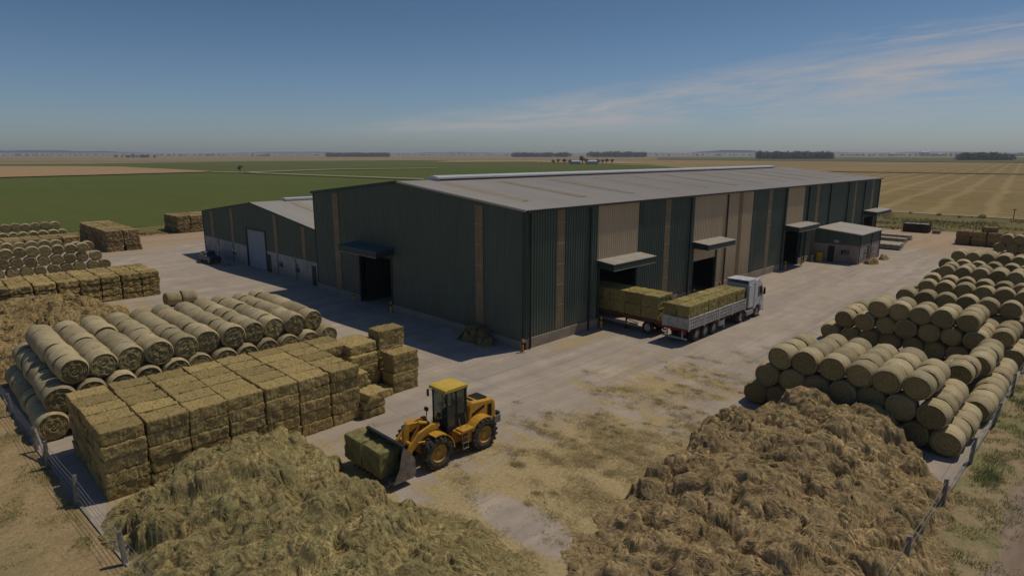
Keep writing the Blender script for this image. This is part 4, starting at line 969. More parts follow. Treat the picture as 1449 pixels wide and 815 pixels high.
mb=MB(); mb.box(cx0+.005,cx0+.017,cy0+.07,cy1-.07,cz0+.14,cz1-.09); mb.build('windscreen',M['glass'],ld)
for y in (cy0+.02,cy1-.032):
    mb=MB(); mb.box(cx0+.06,cx0+.51,y,y+.012,cz0+.14,cz1-.09); mb.box(cx0+.59,cx1-.08,y,y+.012,cz0+.64,cz1-.09); mb.build('side_window',M['glass'],ld)
mb=MB(); mb.box(cx1-.03,cx1-.018,cy0+.07,cy1-.07,cz0+.6,cz1-.09); mb.build('rear_window',M['glass'],ld)
mb=MB(); mb.prism([(cx0-.14,cz1-.02),(cx0-.10,cz1+.10),(cx0+.05,cz1+.15),(cx1+.02,cz1+.13),(cx1+.08,cz1+.02),(cx1+.06,cz1-.02)],'y',cy0-.09,cy1+.09); mb.build('cab_roof',M['yellowroof'],ld,bevel=.04)
mb=MB(); mb.box(cx0+.55,cx0+.9,Yc-.2,Yc+.2,cz0+.12,cz0+.45); mb.box(cx0+.82,cx0+.92,Yc-.2,Yc+.2,cz0+.45,cz0+1.05); mb.build('seat',M['black'],ld,bevel=.04)
mb=MB(); mb.tube((cx0+.2,Yc,cz0+.1),(cx0+.33,Yc,cz0+.72),.03); mb.lathe([(-.012,.17),(.012,.17),(.012,.14),(-.012,.14)],(cx0+.34,Yc,cz0+.74),'z',20); mb.build('steering_wheel',M['black'],ld)
for s_ in (-1,1):
    mb=MB(); y=Yc+s_*.62; mb.tube((cx0-.02,Yc+s_*.5,cz1-.15),(cx0-.12,y+s_*.05,cz1-.1),.014,n=6); mb.box(cx0-.16,cx0-.12,y-.04,y+.08,cz1-.42,cz1-.12); mb.build('mirror',M['black'],ld)
mb=MB(); mb.tube((17.08,Yc-.28,2.0),(17.08,Yc-.28,2.72),.055,n=14); mb.tube((17.08,Yc-.28,2.72),(17.14,Yc-.28,2.86),.05,n=14); mb.build('exhaust_pipe',M['dark'],ld,smooth=True)
# ladder
mb=MB(); yl=Yc-1.0
for x in (16.28,16.58): mb.tube((x,yl-.02,.35),(x,yl+.08,1.22),.018,n=6)
for z in (.38,.66,.94): mb.box(16.28,16.58,yl-.05,yl+.09,z,z+.03)
mb.tube((16.62,yl+.1,1.2),(16.62,yl+.25,1.95),.014,n=6); mb.tube((16.28,yl+.1,1.2),(16.28,yl+.25,1.75),.014,n=6)
mb.build('ladder',M['chrome'],ld)
mb=MB(); mb.box(16.1,16.9,Yc-1.02,Yc-.5,1.1,1.18); mb.box(16.1,16.9,Yc+.5,Yc+1.02,1.1,1.18); mb.box(16.62,16.95,Yc-.95,Yc-.52,.55,1.08);mb.box(16.62,16.95,Yc+.52,Yc+.95,.55,1.08); mb.build('side_platform',M['yellow'],ld,bevel=.02)
# front frame
mb=MB(); mb.prism([(14.5,.55),(14.45,1.0),(14.75,1.35),(15.05,1.75),(15.3,1.78),(15.5,1.3),(15.75,1.1),(15.75,.5)],'y',Yc-.36,Yc-.28); mb.prism([(14.5,.55),(14.45,1.0),(14.75,1.35),(15.05,1.75),(15.3,1.78),(15.5,1.3),(15.75,1.1),(15.75,.5)],'y',Yc+.28,Yc+.36)
mb.box(14.55,15.87,Yc-.31,Yc+.31,.49,.95); mb.box(15.0,15.3,Yc-.28,Yc+.28,1.2,1.5); mb.tube((14.92,Yc-.9,.7),(14.92,Yc+.9,.7),.13,n=12); mb.tube((15.95,Yc,.5),(15.95,Yc,1.2),.16,n=14); mb.build('front_frame',M['orange'],ld,bevel=.02)
for s_ in (-1,1):
    ya,yb=sorted((Yc+s_*.62,Yc+s_*1.1)); mb=MB()
    outer=[(14.92+.84*math.cos(R(a)),.70+.84*math.sin(R(a))) for a in range(0,106,15)]; inner=[(14.92+.79*math.cos(R(a)),.70+.79*math.sin(R(a))) for a in range(105,-1,-15)]
    mb.prism(outer+inner,'y',ya,yb); mb.build('front_fender',M['yellow'],ld)
# lift arms
for s_ in (-1,1):
    ya,yb=sorted((Yc+s_*.40,Yc+s_*.52)); mb=MB()
    mb.prism([(15.35,1.78),(15.42,1.62),(15.2,1.48),(14.5,1.32),(14.0,.95),(13.62,.42),(13.45,.42),(13.42,.55),(13.82,1.18),(14.3,1.62),(14.95,1.80)],'y',ya,yb); mb.build('lift_arm',M['yellow'],ld,bevel=.02)
    mb=MB(); y=Yc+s_*.62; mb.tube((15.45,y,.95),(14.75,y,1.18),.075,n=12); mb.tube((14.75,y,1.18),(14.15,y,1.28),.04,n=10); mb.tube((15.45,y-s_*.12,.95),(15.45,y+s_*.05,.95),.09,n=10); mb.build('lift_cylinder',M['yellow'],ld,smooth=True)
mb=MB(); mb.tube((14.0,Yc-.42,1.15),(14.0,Yc+.42,1.15),.09,n=12); mb.prism([(14.05,1.05),(13.82,1.1),(13.85,1.75),(14.0,2.0),(14.15,1.95),(14.12,1.4)],'y',Yc-.07,Yc+.07); mb.build('bell_crank',M['yellow'],ld,bevel=.02)
mb=MB(); mb.tube((15.2,Yc,1.62),(14.6,Yc,1.85),.09,n=12); mb.tube((14.6,Yc,1.85),(14.05,Yc,1.92),.045,n=10); mb.build('tilt_cylinder',M['yellow'],ld,smooth=True)
mb=MB(); mb.tube((13.9,Yc,1.15),(13.4,Yc,.9),.05,n=10); mb.build('tilt_link',M['dark'],ld)
for s_ in (-1,1):
    mb=MB(); y=Yc+s_*.45; mb.tube((15.4,y,1.6),(15.45,y,2.0),.025,n=6); mb.box(15.38,15.48,y-.1,y+.1,2.0,2.16); mb.build('headlight',M['dark'],ld,bevel=.02)
# bucket
mb=MB(); bo=[(13.38,.28),(13.52,.45),(13.5,1.05),(13.25,1.45),(12.98,1.72)]; bi=[(12.94,1.68),(13.2,1.42),(13.44,1.03),(13.46,.47),(13.34,.33),(12.45,.36),(12.42,.30)]
b0,b1=Yc-1.28,Yc+1.28
mb.prism(bo+bi,'y',b0,b1)
for y in (b0-.03,b1-.005): mb.prism([(12.42,.30),(13.38,.28),(13.52,.45),(13.5,1.05),(13.25,1.45),(12.98,1.72),(12.88,1.5),(12.75,.85)],'y',y,y+.035)
bk=mb.build('bucket',M['bucket'],ld)
mb=MB(); mb.box(12.9,13.04,b0-.03,b1+.03,1.70,1.80); mb.build('spill_guard',M['dark'],bk,bevel=.01)
mb=MB()
for y in np.arange(b0+.06,b1,.3): mb.prism([(12.2,.30),(12.45,.29),(12.45,.37)],'y',y,y+.07)
mb.build('bucket_teeth',M['dark'],bk)
rect_proto('bucketb',1.33,.95,1.10,M['bale_green'],n=2,blades=1600,rough=.05)
place_rect('bucketb',12.74,20.30,.375,'green bale in the loader bucket, nearer the camera, with pale streaked end','green bales in the loader bucket',rot=R(90),jit=0,tilt=(0,R(-1)))
place_rect('bucketb',12.72,21.68,.375,'green bale in the loader bucket, farther from the camera','green bales in the loader bucket',rot=R(90),jit=0)

# ------------------------------------------------------------------ lorry with loaded trailer (faces +X)
ty0,ty1=20.6,22.7
tk=root('truck',(37.8,21.6,0),'white semi truck with a white drop-side trailer parked beside the warehouse','truck')
mb=MB(); mb.box(37.75,46.5,ty0+.05,ty1-.05,1.02,1.16); mb.build('trailer_bed',M['rust'],tk)
mb=MB(); mb.box(38.0,46.4,ty0+.55,ty0+.7,.8,1.02); mb.box(38.0,46.4,ty1-.7,ty1-.55,.8,1.02); mb.box(38.0,49.6,ty0+.75,ty0+.88,.55,.8);mb.box(38.0,49.6,ty1-.88,ty1-.75,.55,.8)
for x in np.arange(38.3,46,1.1): mb.box(x,x+.1,ty0+.1,ty1-.1,.92,1.02)
mb.build('chassis',M['dark'],tk)
n=4; L=(46.45-37.85)/n
for s_ in (0,1):
    for i in range(n):
        a=37.85+L*i; y=ty0 if s_==0 else ty1-.05
        mb=MB(); mb.box(a+.04,a+L-.04,y+.012,y+.038,1.16,1.92)
        for z in (1.16,1.40,1.65,1.88): mb.box(a+.04,a+L-.04,y-.02,y+.07,z,z+.045)
        for x in np.linspace(a+.04,a+L-.09,8): mb.box(x,x+.045,y-.025,y+.075,1.165,1.92)
        mb.build('side_panel',M['whitedirty'],tk)
mb=MB()
for i in range(n+1):
    a=37.85+L*i
    for y in (ty0-.02,ty1-.05): mb.box(a-.04,a+.04,y,y+.07,1.02,1.98)
mb.build('stake_post',M['white'],tk)
mb=MB(); mb.box(37.74,37.8,ty0+.03,ty1-.03,1.16,1.95)
for z in (1.2,1.4,1.6,1.85): mb.box(37.71,37.74,ty0+.05,ty1-.05,z,z+.05)
tg=mb.build('tailgate',M['whitedirty'],tk)
mb=MB(); mb.box(37.70,37.73,ty0+.2,ty1-.2,1.0,1.1); 
for y in (ty0+.15,ty1-.4): mb.box(37.68,37.72,y,y+.25,.8,.95)
mb.build('tail_lamp',M['tailred'],tk)
mb=MB(); mb.box(37.7,37.8,ty0+.1,ty1-.1,.42,.52)
for y in (ty0+.4,ty1-.5): mb.box(37.72,37.8,y,y+.08,.5,1.02)
mb.build('rear_bumper',M['whitedirty'],tk)
for x in (39.3,40.55,41.85):
    for s_,y in ((-1,ty0+.34),(1,ty1-.34)): wheel(tk,x,y,.5,.5,.42,s_,rim=M['whitedirty'])
for s_,y in ((-1,ty0+.36),(1,ty1-.36)): wheel(tk,46.15,y,.5,.5,.46,s_,rim=M['whitedirty'])
for s_,y in ((-1,ty0+.25),(1,ty1-.25)): wheel(tk,49.0,y,.48,.48,.28,s_,rim=M['whitedirty'])
for x in (39.3,40.55,41.85,46.15,49.0):
    pass
mb=MB(); 
for x in (39.3,40.55,41.85,46.15,49.0): mb.tube((x,ty0+.3,.5),(x,ty1-.3,.5),.09,n=8)
mb.build('axle',M['dark'],tk)
mb=MB(); mb.tube((46.9,ty0+.28,.62),(48.1,ty0+.28,.62),.26,n=18); mb.tube((46.9,ty1-.28,.62),(48.1,ty1-.28,.62),.26,n=18); mb.build('fuel_tank',M['chrome'],tk,smooth=True)
mb=MB(); mb.box(43.6,43.75,ty0+.3,ty0+.42,.2,1.0); mb.box(43.6,43.75,ty1-.42,ty1-.3,.2,1.0); mb.box(43.5,43.85,ty0+.26,ty0+.46,.15,.2); mb.box(43.5,43.85,ty1-.46,ty1-.26,.15,.2); mb.build('landing_leg',M['whitedirty'],tk)
mb=MB(); mb.box(42.6,43.4,ty0+.15,ty0+.5,.45,.85); mb.build('side_locker',M['whitedirty'],tk,bevel=.02)
# headboard
mb=MB(); mb.box(46.46,46.55,ty0,ty1,1.16,2.75); mb.build('headboard',M['dark'],tk)
# cab
mb=MB(); mb.prism([(48.2,.75),(48.2,2.75),(48.35,3.12),(48.9,3.22),(49.55,2.72),(49.95,1.75),(50.0,.8),(49.95,.45),(49.5,.42),(49.5,.9),(49.3,1.05),(48.7,1.05),(48.5,.85)],'y',ty0+.06,ty1-.06); cb=mb.build('cab',M['white'],tk,bevel=.05)
mb=MB(); mb.prism([(48.32,1.0),(48.32,2.0),(48.3,2.7),(47.35,2.95),(47.25,2.9),(47.25,1.0)],'y',ty0+.1,ty1-.1); mb.build('sleeper',M['white'],tk,bevel=.05)
mb=MB(); mb.prism([(48.25,2.85),(47.1,2.75),(47.1,3.2),(47.2,3.28),(48.3,3.24),(48.9,3.2),(48.6,3.05)],'y',ty0+.12,ty0+.18); mb.prism([(48.25,2.85),(47.1,2.75),(47.1,3.2),(47.2,3.28),(48.3,3.24),(48.9,3.2),(48.6,3.05)],'y',ty1-.18,ty1-.12); mb.box(47.1,48.6,ty0+.12,ty1-.12,3.2,3.25); mb.build('wind_deflector',M['white'],tk,bevel=.02)
mb=MB(); mb.prism([(49.64,2.62),(49.99,1.82),(50.02,1.82),(49.67,2.64)],'y',ty0+.18,ty1-.18); mb.build('windscreen',M['darkglass'],cb)
for y in (ty0+.048,ty1-.056): mb=MB(); mb.prism([(48.75,1.75),(48.75,2.55),(49.4,2.6),(49.72,1.85),(49.6,1.72)],'y',y-.0,y+.01); mb.build('side_window',M['darkglass'],cb)
mb=MB(); mb.box(49.55,49.7,ty0-.16,ty0-.04,1.85,2.35); mb.tube((49.5,ty0+.05,2.4),(49.62,ty0-.1,2.4),.02,n=6); mb.tube((49.62,ty0-.1,2.4),(49.62,ty0-.1,2.3),.02,n=6); mb.build('mirror',M['black'],cb); mb=MB(); mb.box(49.55,49.7,ty1+.04,ty1+.16,1.85,2.35); mb.tube((49.5,ty1-.05,2.4),(49.62,ty1+.1,2.4),.02,n=6); mb.build('mirror',M['black'],cb)
mb=MB(); mb.box(49.9,50.08,ty0+.08,ty1-.08,.4,.75); mb.build('front_bumper',M['black'],cb,bevel=.04)
mb=MB(); mb.box(50.05,50.10,ty0+.15,ty0+.45,.55,.7); mb.box(50.05,50.10,ty1-.45,ty1-.15,.55,.7); mb.build('headlight',M['bag'],cb)
mb=MB(); mb.box(45.5,46.85,ty0+.1,ty0+.6,1.0,1.04) ; mb.box(45.5,46.85,ty1-.6,ty1-.1,1.0,1.04); mb.box(46.7,48.2,ty0+.7,ty1-.7,.8,.95); mb.build('mudguard',M['black'],tk)
rect_proto('load',1.42,.98,.82,M['bale_truck'],n=4,blades=350,rough=.04)
GT='bales loaded on the white trailer'
for k in range(2):
    for i in range(6):
        for j in range(2):
            place_rect('load',38.5+1.44*i,ty0+.55+j*1.0,1.17+k*.81,f'hay bale on white trailer, {["lower","upper"][k]} layer, {ORD[i]} from the tailgate, {["near","warehouse"][j]} side',GT,jit=.015)
# ------------------------------------------------------------------ second trailer backed into the door
tr=root('hay_trailer',(39.3,23.4,0),'rusty flatbed trailer loaded with hay, half inside the first door','trailer')
a0,a1=38.25,40.35
mb=MB(); mb.box(a0,a1,23.35,33,1.02,1.2); mb.build('bed',M['rust'],tr,bevel=.01)
mb=MB(); mb.box(a0+.5,a0+.62,23.4,33,.75,1.02); mb.box(a1-.62,a1-.5,23.4,33,.75,1.02)
for y in np.arange(23.6,33,1.): mb.box(a0+.05,a1-.05,y,y+.08,.92,1.02)
mb.build('chassis',M['rust'],tr)
mb=MB(); mb.box(a0-.02,a0+.02,23.35,33,1.0,1.22); mb.box(a0,a1,23.30,23.34,1.0,1.22); mb.build('side_rail',M['rust'],tr)
def wheel_x(parent,x,y,z,r,w,side):
    h=w/2; mb=MB(); mb.lathe([(-h*.75,r*.56),(-h,r*.8),(-h*.8,r*.95),(-h*.5,r),(h*.5,r),(h*.8,r*.95),(h,r*.8),(h*.75,r*.56)],(x,y,z),'x',30,cap=False); t=mb.build('wheel',M['rubber'],parent,smooth=True)
    m=MB(); m.lathe([(side*h*-.2,r*.55),(side*h*.72,r*.56),(side*h*.4,r*.45),(side*h*.3,r*.25),(side*h*.6,r*.18),(side*h*.62,r*.02)],(x,y,z),'x',24); m.build('rim',M['whitedirty'],t,smooth=True)
for y in (24.3,31.0,32.1):
    for s_,x in ((-1,a0+.3),(1,a1-.3)): wheel_x(tr,x,y,.47,.47,.34,s_)
mb=MB(); mb.box(a0+.25,a0+.35,26.2,26.3,.1,1.0); mb.box(a0+.15,a0+.45,26.1,26.4,.06,.12); mb.tube((a0+.3,26.3,.8),(a0+.3,25.2,.62),.035,n=6); mb.tube((a0+.3,26.2,.9),(a0+.3,27.4,.62),.035,n=6); mb.build('support_leg',M['rust'],tr)
mb=MB(); mb.box(a0+.1,a0+.14,26.0,28.9,.40,.62); mb.box(a0+.1,a0+.14,25.1,25.9,.40,.62); mb.build('side_guard',M['canopytop'],tr)
mb=MB(); mb.tube((a0+.4,24.3,.47),(a1-.4,24.3,.47),.08,n=8);mb.tube((a0+.4,31,.47),(a1-.4,31,.47),.08,n=8);mb.tube((a0+.4,32.1,.47),(a1-.4,32.1,.47),.08,n=8); mb.build('axle',M['dark'],tr)
GT2='bales loaded on the trailer in the doorway'
rect_proto('load2',1.42,1.02,.88,M['bale_truck'],n=3,blades=350,rough=.04)
for k in range(2):
    for i in range(6):
        for j in range(2):
            place_rect('load2',a0+.55+j*1.02,24.1+1.44*i,1.21+k*.87,f'hay bale on the doorway trailer, {["lower","upper"][k]} layer, {ORD[i]} from outer end, {["left","right"][j]} side',GT2,rot=R(90),jit=.015)

# ------------------------------------------------------------------ yard furniture
def bollard(x,y,h,label,mat=M['drum'],r=.09):
    mb=MB(); mb.lathe([(0,r),(h-.05,r),(h,r*.6)],(0,0,0),'z',14); o=mb.build('bollard',mat,smooth=True); o.location=(x,y,0)
    m=MB(); m.lathe([(h*.62,r+.004),(h*.74,r+.004)],(0,0,0),'z',14); b=m.build('band',M['black'],None,smooth=True); b.parent=o
    m=MB(); m.lathe([(0,.17),(.05,.17),(.06,.1)],(0,0,0),'z',14); b=m.build('footing',M['conc'],None); b.parent=o
    return tag(o,label,'bollard','yellow bollards guarding doors and corners')
bollard(37.2,27.6,.95,'yellow bollard left of the first truck door beside the trailer')
bollard(42.6,27.6,.95,'yellow bollard right of the first truck door')
bollard(51.2,27.6,.95,'yellow bollard left of the half-shuttered second truck door'); bollard(56.1,27.6,.95,'yellow bollard right of the half-shuttered second truck door')
bollard(71.9,27.6,1.0,'yellow bollard left of the third truck door'); bollard(76.8,27.6,1.0,'yellow bollard right of the third truck door'); bollard(79.6,27.4,.8,'yellow bollard between the third truck door and the annex')
bollard(28.75,27.75,.9,'orange bollard at the near corner of the warehouse',M['orange'])
bollard(28.6,42.9,1.0,'yellow bollard with pale foot right of the shaded gable door'); bollard(28.7,48.9,.8,'short yellow bollard left of the shaded gable door')
mb=MB(); mb.lathe([(0,.34),(.02,.36),(.3,.35),(.32,.37),(.34,.35),(.62,.35),(.64,.37),(.66,.35),(.95,.35),(.97,.36),(.96,.3)],(0,0,0),'z',24); o=mb.build('drum',M['drum'],smooth=True); o.location=(80.9,27.0,0); o.scale=(1.15,1.15,1.15); tag(o,'yellow drum by the dark door of the annex','drum')
# timber piles
def timber(x0,y0,L,axis,n,layers,label):
    r=root('timber_pile',(x0,y0,0),label,'timber pile','timber piles beside the annex')
    z=.0
    for b in (0.15,.8): 
        mb=MB(); 
        if axis=='y': mb.box(x0,x0+n*.32,y0+b*L,y0+b*L+.15,z,z+.14)
        else: mb.box(x0+b*L,x0+b*L+.15,y0,y0+n*.32,z,z+.14)
        mb.build('bearer',M['dark'],r)
    for k in range(layers):
        for i in range(n):
            e=random.uniform(-.15,.15); mb=MB(); zz=.145+k*.2
            if axis=='y': mb.box(x0+i*.32,x0+i*.32+.3,y0+e,y0+L+e,zz,zz+.18)
            else: mb.box(x0+e,x0+L+e,y0+i*.32,y0+i*.32+.3,zz,zz+.18)
            mb.build('beam',M['plank'] if random.random()<.75 else M['wood'],r,bevel=.008)
timber(97.8,22.4,2.6,'y',5,3,'short pile of beams on bearers nearest the annex'); timber(100.6,23.0,4.2,'y',8,2,'broad low pile of pale beams behind the nearest pile')
timber(105.5,23.6,4.0,'y',5,3,'long timber pile in the middle of the row behind the annex'); timber(110.5,24.0,4.2,'y',4,3,'farthest timber pile behind the annex')
# rusty container with rubbish
r=root('rusty_container',(123.4,26,0),'low dark rusty container with pale sacks on top at the far end of the yard','container')
mb=MB(); corr(mb,'y',24.2,28.0,122.9,.05,1.35,-1,pitch=.45,amp=.06); corr(mb,'x',122.9,124.4,24.2,.05,1.35,-1,pitch=.4,amp=.05); corr(mb,'x',122.9,124.4,28.0,.05,1.35,1,pitch=.4,amp=.05); corr(mb,'y',24.2,28.0,124.4,.05,1.35,1,pitch=.45,amp=.06); mb.build('shell',M['skip'],r,recalc=False)
mb=MB(); mb.box(122.85,124.45,24.15,28.05,0,.06); mb.box(122.9,124.4,24.2,28,1.12,1.2); mb.build('lid',M['dark'],r)
mb=MB(); mb.box(122.8,122.88,24.1,28.1,1.3,1.4); mb.box(124.42,124.5,24.1,28.1,1.3,1.4); mb.build('rim_rail',M['skip'],r)
for i,(y,z) in enumerate(((24.6,.2),(25.3,.24),(26.0,.3),(26.8,.2),(27.5,.26))):
    mb=MB(); mb.lathe([(-.12,.1),(-.1,.28),(0,.34),(.1,.3),(.16,.08)],(0,0,0),'z',12); o=mb.build('sack',M['bag'],smooth='all'); o.location=(123.3+.3*(i%2),y,1.35); o.scale=(1,1.2+.2*(i%2),1)
    tag(o,f'pale sack lying on the rusty container, {ORD[i]} from the right','sack','pale sacks on the rusty container')
mb=MB(); mb.box(122.9,124,22.6,23.7,0,.12); 
for i in range(4): mb.box(122.9,124.,22.62+i*.27,22.85+i*.27,.5,.53)
for a in (122.9,123.4,123.9):
    mb.box(a,a+.1,22.6,23.7,.12,.5)
o=mb.build('pallet_pile',M['wood']); tag(o,'small weathered pallet pile right of the rusty container','pallet')
# small dark pick-up in the shade of the shed
pk=root('pickup_truck',(27.0,79.2,0),'small dark pickup truck parked in the shade of the low shed','pickup truck')
def pyb(pts,x0,x1): return MB().prism([(p[0],p[1]) for p in pts],'x',x0,x1)
pyb([(77.5,.38),(77.5,.85),(79.2,.9),(79.4,1.35),(80.3,1.38),(80.7,.98),(81.3,.88),(81.4,.4)],26.4,27.75).build('body',M['truckblue'],pk,bevel=.05)
pyb([(79.46,.98),(79.55,1.28),(80.22,1.3),(80.5,.98)],26.385,26.397).build('side_window',M['darkglass'],pk)
MB().add([(26.5,80.36,1.33),(27.65,80.36,1.33),(27.65,80.72,.99),(26.5,80.72,.99)],[(0,1,2,3)]).build('windscreen',M['darkglass'],pk)
MB().box(26.5,27.65,77.6,79.1,.86,.9).build('cargo_bed',M['dark'],pk)
for y in (78.1,80.8):
    for s_,x in ((-1,26.5),(1,27.65)): wheel_x(pk,x,y,.3,.3,.2,s_)
for x in (26.5,27.45): mb=MB(); mb.box(x,x+.2,81.38,81.43,.65,.8); mb.build('headlight',M['bag'],pk)
mb=MB(); mb.box(27.2,28.4,75.5,76.7,.0,.12)
for i in range(5): mb.box(27.2+i*.25,27.4+i*.25,75.5,76.7,.12,.15)
tag(mb.build('pallet',M['wood']),'wooden pallet on the shaded ground by the low shed','pallet')

# ------------------------------------------------------------------ far trees, farm
def clumpy(mb,c,r,rnd,n):
    """crown of leaf-clump faces spread through a volume"""
    for _ in range(n):
        d=Vector((rnd.gauss(0,1),rnd.gauss(0,1),rnd.gauss(0,1))).normalized()*rnd.random()**.4; p=Vector(c)+Vector((d.x*r[0],d.y*r[1],d.z*r[2]))
        a=Vector((rnd.gauss(0,1),rnd.gauss(0,1),rnd.gauss(0,1))).normalized(); b=a.orthogonal().normalized(); s=min(r)*rnd.uniform(.18,.4)
        mb.add([p+a*s,p+b*s,p-a*s*.8,p-b*s],[(0,1,2,3)])
def treeline(pa,pb,py,h,label,n,spread=12,gap=.0):
    rnd=random.Random(int(pa)); mb=MB()
    for i in range(n):
        t=i/(n-1); x,y=ground(pa+(pb-pa)*t,py); x+=rnd.uniform(-spread,spread); y+=rnd.uniform(-spread,spread)
        if rnd.random()<gap: continue
        hh=h*rnd.uniform(.72,1.08); w=hh*rnd.uniform(.4,.6); clumpy(mb,(x,y,hh*.5),(w,w,hh*.5),rnd,60); mb.tube((x,y,0),(x,y,hh*.5),hh*.02,n=5)
    o=mb.build('tree_line',M['leafd'],recalc=False); return tag(o,label,None,None,'stuff')
for (a,b,py,h,n) in ((462,550,222.4,19,46),(726,806,222.6,20,40),(835,912,222.8,22,40),(1074,1174,225.4,19,54),(1361,1425,227.2,15,34)):
    treeline(a,b,py,h,'dark windbreak of trees far out on the plain',int(n*2.2),8)
for (a,b,py,h,n,g) in ((160,212,223.6,12,18,.2),(360,384,221.6,14,8,.1),(225,330,221,14,40,.5),(0,60,221,14,16,.2),(60,150,220.8,12,30,.5),(405,460,220.6,12,26,.4),(560,720,220.5,13,50,.5),(930,1070,221,14,44,.45),(1180,1290,221,15,44,.4),(1290,1360,221.3,18,26,.3),(1430,1449,221.5,18,14,.1),(1,1449,219.9,17,420,.12)):
    treeline(a,b,py,h,'scattered far-off trees along the horizon',n,30,g)
# lone tree
def small_tree(px,py,h,label,seed):
    x,y=ground(px,py); rnd=random.Random(seed); r=root('tree',(x,y,0),label,'tree'); mb=MB(); mb.tube((x,y,0),(x+.1,y,h*.45),h*.05,h*.03,n=8)
    for _ in range(4): mb.tube((x+.1,y,h*.4),(x+rnd.uniform(-1,1)*h*.25,y+rnd.uniform(-1,1)*h*.25,h*.75),h*.025,h*.008,n=5)
    mb.build('trunk',M['bark'],r); c=MB()
    for _ in range(7): clumpy(c,(x+rnd.uniform(-.22,.22)*h,y+rnd.uniform(-.22,.22)*h,h*rnd.uniform(.5,.85)),(h*.2,h*.2,h*.16),rnd,70)
    c.build('crown',M['leafd'],r,recalc=False)
small_tree(340,245.2,5.2,'lone dark tree standing in the green field',3)
for i,(px,py,h) in enumerate(((783,233,6.5),(790,233,7),(799,233,8),(806,233,7),(824,233,11),(829,233,8),(846,233,7),(852,233,6.5),(858,233,7.5),(866,233,7),(766,234,2.5))): small_tree(px,py,h,f'dark tree beside the white farm sheds, {ORD[i]} of the farm trees',50+i)
for i,(px,w) in enumerate(((814,6),(838,7))):
    x,y=ground(px,232.8); hb=MB(); hb.box(x-w,x+w,y-4,y+4,0,3.6); 
    r=root('farm_shed',(x,y,0),['small white farm shed among the trees out on the plain','wider white farm shed at right among the trees out on the plain'][i],'shed'); WL[r.name]=(x,y,0)
    hb.build('wall',M['bag'],r); m=MB(); m.prism([(y-4.4,3.6),(y,5),(y+4.4,3.6)],'x',x-w-.4,x+w+.4); m.build('roof',M['vent'],r); r.rotation_euler=(0,0,R(-45))
for i,(px,w,h) in enumerate(((1307,22,22),(1325,34,13),(1262,14,14))):
    x,y=ground(px,221.2); hb=MB(); hb.box(x-w,x+w,y-12,y+12,0,h); r=root('farm_building',(x,y,0),['tall grey farm building on the horizon','broad grey farm building on the horizon','small grey farm building on the horizon'][i],'building')
    hb.build('wall',M['conc'],r); m=MB(); m.prism([(y-13,h),(y,h+5),(y+13,h)],'x',x-w-1,x+w+1); m.build('roof',M['vent'],r); r.rotation_euler=(0,0,R(-45))
# roadside pole and bushes along the road at the back right
r=root('utility_post',(161.5,17.5,0),'thin dark post beside the pale gravel road at far right','post'); mb=MB(); mb.tube((161.5,17.5,0),(161.5,17.5,1.9),.07,n=8); mb.build('pole',M['bark'],r); mb=MB(); mb.box(161.4,161.6,17.2,17.8,1.9,2.05); mb.build('plate',M['dark'],r)
for i,(x,y,h) in enumerate(((160,30,.6),(160.5,22.5,.8),(159,41,.5),(158,26,.45),(160.8,35.5,.5))):
    rnd=random.Random(i+90); c=MB(); clumpy(c,(0,0,h*.45),(h*.8,h*.8,h*.5),rnd,160); o=c.build('bush',M['leafr'],recalc=False); o.location=(x,y,0); tag(o,f'low bush on the near side of the gravel road, {["third","fourth","first","fifth","second"][i]} from left' if False else f'low bush beside the pale gravel road, {["third","fourth","leftmost","nearest","second"][i]} of the row','bush','low bushes along the gravel road')

# ------------------------------------------------------------------ bales past the 300 that show largest: one object
for l in list(PROTO.values())+list(RP.values()):
    for p in l:
        if p.name not in used and p.name not in usedr:
            for c in list(p.children): bpy.data.objects.remove(c)
            bpy.data.objects.remove(p)
def merge(prefix,idx,name,mats):
    obs=[o for o in COL.objects if o.parent is None and o.name.split('.')[0]==prefix and o['ci'] in idx]
    V=[];Q=[];MI=[];off=0
    for o in obs:
        mw=np.array(o.matrix_basis)
        for q in [o]+list(o.children):
            me=q.data; n=len(me.vertices); a=np.empty(n*3,np.float32); me.vertices.foreach_get('co',a); a=a.reshape(-1,3)@mw[:3,:3].T+mw[:3,3]; V.append(a)
            mi=[m.name for m in mats].index(me.materials[0].name)
            for p in me.polygons: Q.append([off+v for v in p.vertices]); MI.append(mi)
            off+=n
    if not V: return
    me=bpy.data.meshes.new(name); me.from_pydata(np.concatenate(V).tolist(),[],Q); 
    for m in mats: me.materials.append(m)
    me.polygons.foreach_set('material_index',MI); me.polygons.foreach_set('use_smooth',[prefix=='round_bale']*len(Q))
    o=bpy.data.objects.new(name,me); COL.objects.link(o); tag(o,None,None,None,'stuff')
    for o in obs:
        for c in list(o.children): bpy.data.objects.remove(c)
        bpy.data.objects.remove(o)
CI={}
for o in COL.objects:
    b=o.name.split('.')[0]
    if b in ('round_bale','hay_bale') and o.parent is None: o['ci']=SEQ[o.name]
HIDE_ROUND=set([97,98,99,100,101,102,112,113,114,115,116,117,118,119,120,122,123,124,126,127,128,129,136,137,138,195,202,203,204,205,206,207,208,209,210,211,212,213,214,215,216,217,218,227,228,229,230,231,232,233,234,235,236,237,238,239,240,241,243,244,245,252,253,254,255,256,257,258,259,260,261,262,263,264,265,266,267,268,269,270,271,282,283,284,285,286,287,288,289,290,291,292,293,294,295,296,297,298,299,300,301,302,312,313,314,318,319,323,326,328,329,330,331,332,333,341,342,343,344,345,346,352,356,367,368,369,370,382,383,384,385,386,387,388,389,390,391,392,393,394,395,396,397,407,425]); HIDE_RECT=set()
